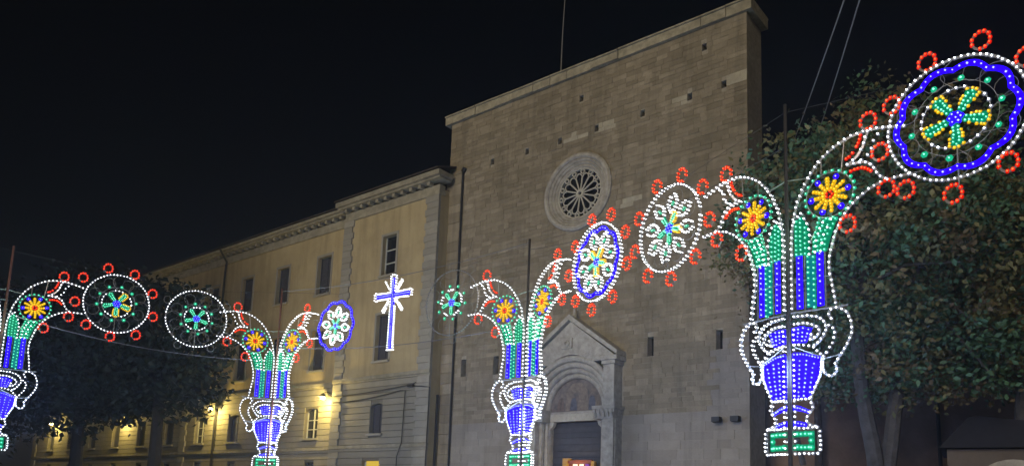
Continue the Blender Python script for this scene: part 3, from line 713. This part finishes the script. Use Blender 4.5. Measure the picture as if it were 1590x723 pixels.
    neck = [(.06, -.27), (.21, -.25), (.42, -.31), (.31, -.55), (.06, -.53)]
    bands = [[(.06, -1.60), (.20, -1.63), (.36, -1.75), (.06, -1.69)], [(.06, -1.87), (.16, -1.88), (.29, -1.965), (.06, -1.965)]]
    A('urn_rim', tubes_mesh('urn_rim', [RIM1]), [('bulb_string', bulbs_mesh([('w', resample(RIM1, .082) + resample(RIM2, .082) + resample(SHO, .082))]))])
    A('urn_rim', tubes_mesh('urn_rim', [RIM2]))
    A('urn_side', tubes_mesh('urn_side', [SIDE]), [('bulb_string', bulbs_mesh([('w', resample(SIDE, .088) + yspan(.095, -.30, -1.98, .088) + resample([(.10, -1.51), (.35, -1.51)], .06))]))])
    A('urn_glow', sheet_mesh('urn_glow', [ub], E['bglow']), [('bulb_string', bulbs_mesh([('b', resample([(.10, -.735), (.28, -.75), (.42, -.80), (.52, -.84)], .052) + resample([(.20, -.86), (.17, -1.46)], .075) + resample([(.32, -.86), (.26, -1.46)], .075) + resample([(.44, -.92), (.36, -1.40)], .085))]))])  # blue bloom between the urn bulbs, added as flat glowing sheets
    A('urn_glow', sheet_mesh('urn_glow', [neck], E['bglow']), [('bulb_string', bulbs_mesh([('b', resample([(.18, -.31), (.17, -.50)], .065) + resample([(.27, -.30), (.24, -.51)], .065) + resample([(.36, -.33), (.30, -.51)], .065))]))])
    A('urn_glow', sheet_mesh('urn_glow', [bands[0]], E['bglow']), [('bulb_string', bulbs_mesh([('b', resample([(.10, -1.65), (.2, -1.67), (.32, -1.73)], .05))]))])
    A('urn_glow', sheet_mesh('urn_glow', [bands[1]], E['bglow']), [('bulb_string', bulbs_mesh([('b', resample([(.10, -1.92), (.17, -1.92), (.26, -1.95)], .05))]))])
    # plinth
    edge = [(.09, -2.0), (.47, -2.0), (.52, -2.07), (.52, -2.36), (.47, -2.43), (.09, -2.43)]
    A('plinth', sheet_mesh('plinth', [rect(.04, .42, -2.15, -2.05), rect(.04, .42, -2.375, -2.275), rect(.325, .42, -2.275, -2.15)], E['gglow']), [('bulb_string', bulbs_mesh([('w', resample(edge, .078) + yspan(.09, -2.10, -2.33, .10)), ('G', yspan(.37, -2.10, -2.33, .11) + resample([(.13, -2.10), (.33, -2.10)], .066) + resample([(.13, -2.325), (.33, -2.325)], .066))]))])  # glowing sheets imitate the green bloom between plinth bulbs
    A('plinth_frame', MB().tube([(x, 0, z) for x, z in [(.05, -2.02), (.48, -2.02), (.48, -2.41), (.05, -2.41)]], .011, 4, True).mesh('plinth_frame', M['wire']))
    return H
HALF = half_meshes()
def loop_mesh(r=.125): return lath_ring('red_loop', r, .016, 16)
LOOP = loop_mesh(); LOOPB = bulbs_mesh([('r', [(.125 * math.cos(2 * PI * i / 11), .125 * math.sin(2 * PI * i / 11)) for i in range(11)])])
def red_loop(parent, x, z, s=1.0, rotz=0.0, off=(0, 0, 0)):
    o = obj('red_loop', LOOP, parent, loc=off, rotz=rotz)
    c, s_ = math.cos(rotz), math.sin(rotz); o.location = (off[0] + x * c, off[1] + x * s_, off[2] + z); o.scale = (s, 1, s * 1.15)
    obj('bulb_string', LOOPB, o, 'stuff'); return o
Pos = dict(A=Vector((-15.49, 22.94, 0)), B=Vector((-8.28, 26.62, 0)), C=Vector((.33, 20.57, 0)), D=Vector((4.74, 13.04, 0)))
Zb = dict(A=5.19, B=5.03, C=5.08, D=5.12)
def ang(d): return math.atan2(d.y, d.x)
def lights(parent, lst, rotz, off=(0, 0, 0)):
    pass
def frame_light(parent, loc, en, col):
    l = bpy.data.lights.new('bulb_light', 'POINT'); l.energy = en; l.color = col; l.shadow_soft_size = .30
    o = bpy.data.objects.new('bulb_light', l); COL.objects.link(o); o.parent = parent; o.location = loc
def tower(k, dirs, label, mm='rustpole', mast=9.0):
    t = thing('light_tower', label, 'festive light', Pos[k], 0, 'urn-shaped festive light towers round the square')
    zb = Zb[k]
    MB().tube([(0, 0, 0), (0, 0, mast)], .042, 8, r1=.032).build('mast', M[mm], t)
    for di, d in enumerate(dirs):
        a = ang(d); sc = 1.06 if di == 0 else .98
        for nm, me, subs in HALF:
            o = obj(nm, me, t, loc=(0, 0, zb), rotz=a); 
            if subs == 'stuff': o['kind'] = 'stuff'; continue
            for sn, sm in subs: obj(sn, sm, o, 'stuff')
        for x, z in LOOPS: red_loop(t, x, z, 1, a, (0, 0, zb))
        for lx, lz, en, lc in ((.32, -1.0, 430, (.40, .56, 1.0)), (.55, 1.3, 70, (.50, 1.0, .66)), (1.3, 2.6, 30, (1.0, .80, .68))):
            frame_light(t, Vector((lx * math.cos(a), lx * math.sin(a), zb + lz)), en, lc)
        # wooden braces from the mast to the frame
        MB().tube([(.03 * math.cos(a), .03 * math.sin(a), zb + 2.42), (.42 * math.cos(a), .42 * math.sin(a), zb + 2.36)], .012, 4).build('brace', M['wire'], t)
    for di, d in enumerate(dirs):
        a = ang(d); MB().tube([(0, 0, mast - .15), (2.9 * math.cos(a), 2.9 * math.sin(a), zb + 3.4)], .004, 4).build('guy_wire', M['rope'], t)
    return t
d43 = (Pos['C'] - Pos['D']).normalized(); d32 = (Pos['B'] - Pos['C']).normalized(); d21 = (Pos['A'] - Pos['B']).normalized()
d45 = Vector((.712, -.702, 0)); d10 = Vector((-.5, -.87, 0)).normalized()
tower('A', (-d21, d10), 'light tower cut off at the left edge, only half its urn in view')
tower('B', (d21, -d32), 'smaller light tower with a rusty mast in front of the palazzo, between two yellow lamps')
tower('C', (d32, -d43), 'light tower standing in front of the church portal', 'greypole')
tower('D', (d43, d45), 'tallest nearest light tower with glowing urn in front of the big tree', 'greypole')

def bracket_pts(r, n, a0=0.0): return [(r * math.cos(2 * PI * i / n + a0), r * math.sin(2 * PI * i / n + a0)) for i in range(n)]
def rosette(name, label, base, d, a, z, r, ring='w', wavy=0.0, daisy=False, star=.40, yellow=(), star_ring=False, dots=0, loops=(), unlit=(), grey_ring=0.0, step=.098, ring_bulbs=True):
    p = base + d * a
    t = thing(name, label, 'festive light', (p.x, p.y, z), ang(d), 'round festive light wheels')
    def circle(rr, n=48): return [(rr * math.cos(2 * PI * i / n), rr * math.sin(2 * PI * i / n)) for i in range(n)]
    if r and ring:
        o = obj('ring', cached(('ring', r), lambda: lath_ring('ring', r)), t)
        obj('bulb_string', cached(('ringb', r, ring), lambda: bulbs_mesh([(ring, resample(circle(r), step, True))])), o, 'stuff')
    if wavy:
        def wp(rr, n=120): return [((rr + .085 * rr * abs(math.cos(5 * 2 * PI * i / n)) - .05 * rr) * math.cos(2 * PI * i / n), (rr + .085 * rr * abs(math.cos(5 * 2 * PI * i / n)) - .05 * rr) * math.sin(2 * PI * i / n)) for i in range(n)]
        mb = MB(); a_, b_ = wp(wavy - .045), wp(wavy + .045); n = len(a_)
        for y in (-.006, .006): mb.add([(x, y, zz) for x, zz in a_] + [(x, y, zz) for x, zz in b_], [(i, (i + 1) % n, n + (i + 1) % n, n + i) for i in range(n)])
        o = mb.build('wavy_ring', E['bglow'], t)  # glowing band imitates the bloom along the blue bulbs
        obj('bulb_string', bulbs_mesh([('b', resample(wp(wavy), .105, True))]), o, 'stuff')
    if daisy:
        r0, r1, wd = .36 * r, .80 * r, .14 * r
        out = curve([(r0, 0), (r0 + (r1 - r0) * .25, wd * .8), (r0 + (r1 - r0) * .55, wd), (r0 + (r1 - r0) * .85, wd * .55), (r1, 0), (r0 + (r1 - r0) * .85, -wd * .55), (r0 + (r1 - r0) * .55, -wd), (r0 + (r1 - r0) * .25, -wd * .8), (r0, 0)], 3)[:-1]
        fm_ = MB(); lath(fm_, out, .014, closed=True); fm = fm_.mesh('petal', M['lath'])
        bm = bulbs_mesh([('v', resample(out, .082 * r / .95, True)), ('g', [(r0 + (r1 - r0) * .42, 0), (r0 + (r1 - r0) * .55, 0)])])
        for i in range(8):
            o = obj('petal', fm, t, roty=-(2 * PI * i / 8 + .2)); obj('bulb_string', bm, o, 'stuff')
    frame_light(t, (0, 0, 0), 18 + (14 if r else 0), (.75, .8, 1.0))
    # five petalled star
    L_ = star
    gp = []; yp = []
    for rr in [L_ * q for q in (.34, .47, .60, .73, .86, .97)]:
        wdt = .05 + .045 * (rr / L_)
        wdt *= L_ / .42
        gp += [(rr, -wdt * .45), (rr, wdt * .45)] if rr < .9 * L_ else [(rr, 0)]
        if rr > .4 * L_: yp += [(rr, wdt), (rr, -wdt)]
    yp += [(L_ * 1.06, .03), (L_ * 1.06, -.03)]
    pm = sheet_mesh('star_petal', [[(.2 * L_, -.035), (.95 * L_, -.10 * L_ / .42), (L_ * 1.02, 0), (.95 * L_, .10 * L_ / .42), (.2 * L_, .035)]], E['gglow'])  # glowing petal sheet imitates the green bloom between its bulbs
    gm = bulbs_mesh([('s', gp)]); gym = bulbs_mesh([('s', gp), ('z', yp)])
    for i in range(5):
        o = obj('star_petal', pm, t, roty=-(2 * PI * i / 5 + PI / 2 + PI)); obj('bulb_string', gym if i in yellow else gm, o, 'stuff')
    o = MB().ring(0, 0, [(.09, .01), (.09, -.01), (.02, -.01), (.02, .01)], 12).build('star_centre', E['bglow'], t)  # glowing disc imitates the blue bloom at the star's middle
    obj('bulb_string', bulbs_mesh([('B', [(0, 0)] + bracket_pts(.075, 6))]), o, 'stuff')
    if star_ring:
        rr = star * 1.07
        o = MB().tube([(x, 0, zz) for x, zz in circle(rr, 32)], .009, 4, True).build('star_ring', M['wire'], t)
        obj('bulb_string', bulbs_mesh([('w', [p_ for p_ in bracket_pts(rr, 26, .05) if min(abs(((math.atan2(p_[1], p_[0]) - (2 * PI * i / 5 - PI / 2) + PI) % (2 * PI)) - PI) for i in range(5)) > .22])]), o, 'stuff')
    if dots:
        o = MB().tube([(x, 0, zz) for x, zz in circle(star * 1.32, 40)], .005, 3, True).build('dot_wire', M['wire'], t)
        obj('bulb_string', bulbs_mesh([('G', bracket_pts(star * 1.42, dots, .15))]), o, 'stuff')
    # scrolled carrying wires
    mb = MB(); R_ = grey_ring or r
    for i in range(8):
        b0 = 2 * PI * i / 8
        mb.tube([(rr * math.cos(b0 + .25 * math.sin(q * PI)), 0.02, rr * math.sin(b0 + .25 * math.sin(q * PI))) for q, rr in [(j / 6, star * 1.1 + (R_ - star * 1.1) * j / 6) for j in range(7)]], .0065, 3)
        cx, cz = (star + R_) * .52 * math.cos(b0 + .39), (star + R_) * .52 * math.sin(b0 + .39); q = (R_ - star) * .30
        mb.tube([(cx + q * math.cos(2 * PI * j / 12), .02, cz + q * math.sin(2 * PI * j / 12)) for j in range(12)], .006, 3, True)
    mb.tube([(0, .03, -R_ * 1.12), (0, .03, -star)], .010, 4)
    mb.build('scroll_wire', M['wire'], t, kind='stuff')
    if grey_ring:
        o = MB().tube([(x, 0, zz) for x, zz in circle(grey_ring)], .012, 4, True).build('unlit_ring', M['wire'], t)
        mb = MB()
        for x, zz in resample(circle(grey_ring), .085, True): mb.box(x - .014, x + .014, -.03, .03, zz - .014, zz + .014)
        mb.build('unlit_bulb', M['metal'], o, kind='stuff')
    for x, zz in loops: red_loop(t, x, zz)
    for x, zz in unlit:
        o = obj('unlit_loop', cached('ul', lambda: MB().tube([(.12 * math.cos(2 * PI * i / 14), 0, .12 * math.sin(2 * PI * i / 14)) for i in range(14)], .008, 4, True).mesh('unlit_loop', M['wire'])), t, loc=(x, 0, zz), scale=(.9, 1, 1))
    return t
def loops_at(center, pts): return [(x - center[0], z - center[1]) for x, z in pts]
b = Vector
cR1 = (2.97, 2.54)
rosette('light_rosette', 'white-ringed light wheel with red loops and half-yellow star at far left', Pos['A'], -d21, 2.97, 5.1 + 2.54, .95, star=.40, yellow=(0, 1, 2), star_ring=True, dots=10,
        loops=loops_at(cR1, [(2.62, 3.66), (3.40, 3.58), (3.98, 3.03), (4.06, 2.27), (3.62, 1.60), (2.89, 1.45), (2.18, 1.74), (1.80, 2.43), (1.95, 3.24)]))
rosette('light_rosette', 'plain white-ringed light wheel with a green star, without red loops', Pos['B'], d21, 2.71, 5.1 + 2.40, .955, star=.36, star_ring=True, dots=10,
        unlit=[(1.08 * math.cos(q), 1.08 * math.sin(q)) for q in (.5, 1.2, 1.9, 2.6, 3.6, 4.2, 5.2)])
rosette('light_rosette', 'narrow blue-rimmed light wheel left of the glowing cross', Pos['C'], d32, 7.62, 5.1 + 2.24, .80, ring=None, wavy=.80, daisy=True, star=.27,
        unlit=[(.98 * math.cos(q), .98 * math.sin(q)) for q in (.2, .9, 1.7, 2.5, 4.4, 5.2)])
rosette('light_star', 'green light star inside an unlit wire ring at the church corner', Pos['C'], d32, 2.70, 5.1 + 2.42, 0, ring=None, star=.36, star_ring=True, dots=10, grey_ring=.98,
        unlit=[(1.12 * math.cos(q), 1.12 * math.sin(q)) for q in (.1, .8, 1.5, 2.2, 3.0, 3.7, 4.6, 5.4)])
cR5 = (3.12, 2.42)
rosette('light_rosette', 'light wheel with blue wavy ring and daisy just below the rose window', Pos['C'], -d43, 3.12, 5.1 + 2.42, .95, wavy=.80, daisy=True, star=.34, yellow=(0, 1, 2, 3),
        loops=loops_at(cR5, [(2.90, 3.53), (3.66, 3.44), (4.20, 2.85), (4.27, 2.08), (3.77, 1.42), (2.96, 1.27), (2.22, 3.05), (2.28, 1.63), (1.96, 2.36), (1.63, 3.0) if False else (2.22, 3.05)][:9]))
cR6 = (3.05, 2.49)
rosette('light_rosette', 'white light rosette with daisy and red loops, left neighbour of the nearest light tower', Pos['D'], d43, 3.05, 5.1 + 2.49, .93, daisy=True, star=.34, yellow=(3, 4),
        loops=loops_at(cR6, [(2.67, 3.54), (2.07, 3.07), (3.45, 3.56), (4.04, 3.01), (4.17, 2.28), (3.72, 1.61), (2.99, 1.37), (2.27, 1.66), (1.88, 2.32)]))
cR7 = (2.72, 2.71)
rosette('light_rosette', 'nearest light wheel at upper right with blue wavy ring and yellow-edged star', Pos['D'], d45, 2.72, 5.1 + 2.71, .98, wavy=.83, star=.45, yellow=(0, 1, 2, 3, 4), star_ring=True, dots=10, step=.088,
        loops=loops_at(cR7, [(2.36, 3.78), (3.12, 3.84), (3.68, 3.34), (3.38, 1.79), (2.64, 1.50), (1.97, 1.75), (1.81, 3.24), (1.60, 2.50), (3.9, 2.5)]))
# cross
p = Pos['C'] + d32 * 5.09
cr = thing('light_cross', 'glowing blue and white cross with rays hanging before the yellow palazzo', 'festive light', (p.x, p.y, 5.1 + 2.96), ang(d32))
def cr_bar(name, poly, wline, bline):
    o = sheet_mesh(name, [poly], E['bglow']); o = obj(name, o, cr)  # glowing sheet imitates the blue bloom between the cross bulbs
    obj('bulb_string', bulbs_mesh([('v', resample(wline, .082)), ('b', resample(bline, .06))]), o, 'stuff')
cr_bar('upright', [(-.07, -1.70), (.07, -1.70), (.065, -.1), (.065, .1), (.07, .55), (-.07, .55), (-.065, .1), (-.065, -.1)],
       [(-.09, -.12), (-.10, -1.62), (-.125, -1.74), (.0, -1.75), (.125, -1.74), (.10, -1.62), (.09, -.12)], [(0, -1.66), (0, .52)])
cr_bar('head', [(-.05, .14), (.05, .14), (.05, .2), (-.05, .2)], [(-.09, .13), (-.10, .50), (-.125, .60), (-.06, .66), (.06, .66), (.125, .60), (.10, .50), (.09, .13)], [(0, .15), (0, .5)])
for s_ in (-1, 1):
    cr_bar('arm', [(s_ * .1, -.05), (s_ * .70, -.065), (s_ * .70, .065), (s_ * .1, .05)], [(s_ * .14, .095), (s_ * .62, .10), (s_ * .74, .13), (s_ * .79, .08), (s_ * .79, -.08), (s_ * .74, -.13), (s_ * .62, -.10), (s_ * .14, -.095)], [(s_ * .1, 0), (s_ * .68, 0)])
    for q in (-1, 1):
        L0, L1 = .20, (.46 if q > 0 else .52)
        o = obj('ray', tubes_mesh('ray', [[(s_ * L0 * .78, q * L0), (s_ * L1 * .74, q * L1)]]), cr)
        obj('bulb_string', bulbs_mesh([('v', resample([(s_ * L0 * .78, q * L0), (s_ * L1 * .74, q * L1)], .065) + (resample([(s_ * L0 * .88, q * (L0 - .035)), (s_ * L1 * .80, q * (L1 - .05))], .065) if (s_ < 0) or q < 0 else []))]), o, 'stuff')
# carrying cables between the masts
def span(a, b, z0, z1, s, label, r=.011, m='steel'): cable(sag((a.x, a.y, z0), (b.x, b.y, z1), s, 14), r, M[m], label)
PE = Pos['D'] + d45 * 9.5
span(Pos['A'], Pos['B'], 6.9, 6.4, .35, 'thin sagging cable under the two white wheels at left')
span(Pos['B'], Pos['C'], 8.9, 8.9, .25, 'upper cable carrying the glowing cross')
span(Pos['B'], Pos['C'], 6.9, 6.6, .30, 'lower cable behind the glowing cross')
span(Pos['C'], Pos['D'], 8.7, 8.2, .35, 'cable running between the two right-hand towers', .007, 'rope')
span(Pos['A'], Pos['A'] + d10 * 8, 7.3, 7.0, .2, 'pale cable leaving the left mast')
# overhead lines at top right
for k, (e0, e1, lab) in enumerate((((8.6, 24.0, 12.9), (4.2, 7.9, 9.3), 'left strand of the overhead wires rising to the top edge'), ((9.4, 24.0, 13.0), (4.3, 7.9, 9.3), 'right strand of the overhead wires rising to the top edge'))):
    cable(sag(e0, e1, .12), .013, M['steel'], lab)

# ------------------------------------------------------------------ trees
def tree(label, base, trunk_pts, crowns, leaf, nl, mats, wts, bark='bark', clump=.55, per=46, name='tree', limbs=14, trunk_r=(.30, .16)):
    t = thing(name, label, 'tree', base)
    mb = MB(); rr = random.Random(hash(label) % 9973 if False else len(label) * 31 + int(base[0] * 10))
    ends = []
    for pts in trunk_pts:
        for k in range(len(pts) - 1): pass
        mb.tube([Vector(p) for p in pts], trunk_r[0], 9, r1=trunk_r[1]); ends.append(Vector(pts[-1]))
    mb.build('trunk', M[bark], t, kind='stuff' if len(trunk_pts) > 1 else None)
    cl = []
    tot = sum(c[3] * c[4] * c[5] for c in crowns)
    for cx, cy, cz, rx, ry, rz in crowns:
        n = max(4, int(nl / per * rx * ry * rz / tot))
        for _ in range(n):
            while True:
                v = Vector((rr.uniform(-1, 1), rr.uniform(-1, 1), rr.uniform(-1, 1)))
                if .05 < v.length < 1: break
            v *= v.length ** -.35
            cl.append(Vector((cx + v.x * rx, cy + v.y * ry, cz + v.z * rz)))
    lb = MB()
    for i in range(limbs):
        e = rr.choice(ends); c = rr.choice(cl); mid = e.lerp(c, .5) + Vector((0, 0, .3))
        lb.tube([e, mid, c], trunk_r[1] * .55, 5, r1=.02)
    lb.build('limb', M[bark], t, kind='stuff')
    for mi, m in enumerate(mats):
        f = MB(); fv = f.v; ff = f.f
        for ci, c in enumerate(cl):
            if mi != (0 if len(mats) == 1 else rr.choices(range(len(mats)), wts)[0]) and len(mats) > 1: pass
        cl_m = cl if len(mats) == 1 else [c for ci, c in enumerate(cl) if int((ci * .6180339) % 1 * 1000) in range(int(1000 * sum(wts[:mi])), int(1000 * sum(wts[:mi + 1])))]
        for c in cl_m:
            cr_ = clump * rr.uniform(.6, 1.25); nn = int(per * rr.uniform(.6, 1.3))
            for _ in range(nn):
                p = c + Vector((rr.gauss(0, .5), rr.gauss(0, .5), rr.gauss(0, .42))) * cr_
                ln = leaf * rr.uniform(.6, 1.3); d = Vector((rr.gauss(0, 1), rr.gauss(0, 1), rr.gauss(-.35, .7))).normalized()
                s_ = d.cross(Vector((rr.gauss(0, 1), rr.gauss(0, 1), rr.gauss(0, 1)))).normalized() * ln * .27
                o = len(fv); fv += [tuple(p), tuple(p + d * ln * .42 + s_), tuple(p + d * ln), tuple(p + d * ln * .42 - s_)]
                ff.append((o, o + 1, o + 2, o + 3))
        f.m = [0] * len(ff); f.build('crown', m, t, kind='stuff')
    return t
tree('big leafy tree with twin trunks right of the nearest light tower', (8.7, 18.2, 0),
     [[(-.04, 0, 0), (-.03, 0, 2.6), (-.12, 0, 3.3), (-.30, .1, 4.6), (-.42, .2, 7.2)], [(.12, 0, 0), (.14, 0, 2.6), (.27, 0, 3.3), (.52, .1, 4.6), (.85, .3, 7.2)]],
     [(-.3, 0, 8.6, 3.0, 2.8, 2.7), (2.6, .5, 8.0, 2.6, 2.6, 2.6), (-2.3, 1.0, 8.9, 1.25, 1.4, 1.25), (-.3, .2, 5.7, 1.7, 1.7, 1.3), (1.6, 0, 5.6, 1.6, 1.6, 1.2), (-1.6, .2, 10.2, 1.5, 1.5, 1.0), (1.6, .4, 10.9, 2.0, 1.8, 1.2), (.6, .6, 11.9, 1.3, 1.2, .9), (2.9, .8, 11.6, 1.3, 1.2, .9)],
     .155, 54000, [M['leafA'], M['leafB'], M['leafC']], [.33, .50, .17], clump=.50, trunk_r=(.22, .15))
tree('second broad tree behind the upper right light rosette', (13.6, 20.5, 0), [[(0, 0, 0), (0, 0, 3), (.2, 0, 6)]],
     [(0, 0, 8.6, 3.4, 3, 2.6), (-1.4, .3, 10.6, 1.8, 1.8, 1.2), (-1.5, -.5, 6.6, 2.4, 2, 1.4), (.5, -.5, 6.2, 2.2, 2, 1.2)], .155, 34000, [M['leafA'], M['leafB'], M['leafC']], [.28, .50, .22], clump=.50)
tree('thin outer bough of yellowing leaves before the church corner', (6.4, 19.6, 0), [[(1.2, .4, 3.0), (.6, .3, 5.5), (.1, 0, 7.4)]],
     [(-.25, 0, 8.7, .95, .9, .9), (.3, .4, 10.2, 1.0, .9, .9), (-.2, -.2, 6.9, .5, .5, .35), (.9, .3, 7.2, .7, .7, .7)], .13, 3000, [M['leafA'], M['leafC']], [.55, .45], clump=.42, per=34, trunk_r=(.08, .04), limbs=10, name='young_tree')
tree('slim dark conifer tip poking above the leaves by the overhead wires', (10.2, 25.5, 0), [[(0, 0, 0), (0, 0, 8), (0, 0, 14.6)]],
     [(0, 0, 14.2, .25, .25, .7), (0, 0, 12.6, .5, .5, 1.2), (0, 0, 10.5, .8, .8, 1.8)], .14, 1800, [M['leafB']], [1], clump=.22, per=24, trunk_r=(.16, .03), name='conifer')
def img_tree(label, x, y, trunk_h, crowns, n): tree(label, (x, y, 0), [[(0, 0, 0), (.1, 0, trunk_h * .5), (.0, 0, trunk_h)]], crowns, .34, n, [M['leafD']], [1], clump=.75, per=40, trunk_r=(.34, .22), bark='darkbark')
img_tree('dark evergreen tree with its thick trunk before the palazzo quoins at left', -16.1, 35.0, 6.4, [(-.4, 0, 8.7, 2.9, 2.6, 2.7), (-2.8, .3, 8.6, 2.2, 2.2, 2.6), (1.3, -.4, 7.3, 2.0, 1.8, 1.9), (-2.4, .2, 6.6, 2.4, 2.0, 1.5), (.5, .2, 6.2, 1.7, 1.6, 1.2), (-1.5, .3, 5.2, 1.3, 1.0, .8)], 14000)
img_tree('dark rounded evergreen tree behind the leftmost red-looped rosette', -20.3, 36.2, 6.0, [(0, 0, 9.4, 3.0, 2.8, 3.0), (1.5, 0, 7.0, 2.4, 2.2, 1.9), (-1.8, 0, 6.8, 2.2, 2.0, 1.7), (0, 0, 6.0, 1.7, 1.6, 1.2), (-.6, .2, 5.0, 1.4, 1.2, .9)], 14000)
img_tree('dark evergreen tree at the left edge behind the half-hidden tower', -25.2, 37.5, 6.0, [(0, 0, 8.4, 3.4, 3.0, 3.3), (-2.2, 0, 6.6, 2.8, 2.2, 2.4), (2.4, 0, 6.9, 2.0, 1.8, 1.8), (.6, 0, 5.6, 2.6, 2.0, 1.5)], 13000)
img_tree('low dark evergreen shrub-like tree below the half-hidden tower at the left edge', -24.6, 33.0, 3.0, [(0, 0, 4.2, 2.4, 2.0, 2.2), (-2.2, 0, 4.6, 2.4, 2.0, 2.6)], 5000)

# ------------------------------------------------------------------ thin haze added to imitate the glow round the lights
HAZE = 0.0014
hb = MB().box(-262, 262, -162, 302, -1.0, 25.2)
hm = bpy.data.materials.new('glow_haze'); hm.use_nodes = True; hn = hm.node_tree; hn.nodes.clear()
ho = hn.nodes.new('ShaderNodeOutputMaterial'); hv = hn.nodes.new('ShaderNodeVolumePrincipled')
hv.inputs['Color'].default_value = (.75, .85, 1, 1); hv.inputs['Density'].default_value = HAZE; hv.inputs['Anisotropy'].default_value = .68
hn.links.new(hv.outputs[0], ho.inputs['Volume'])
hb.build('haze', hm, kind='stuff')
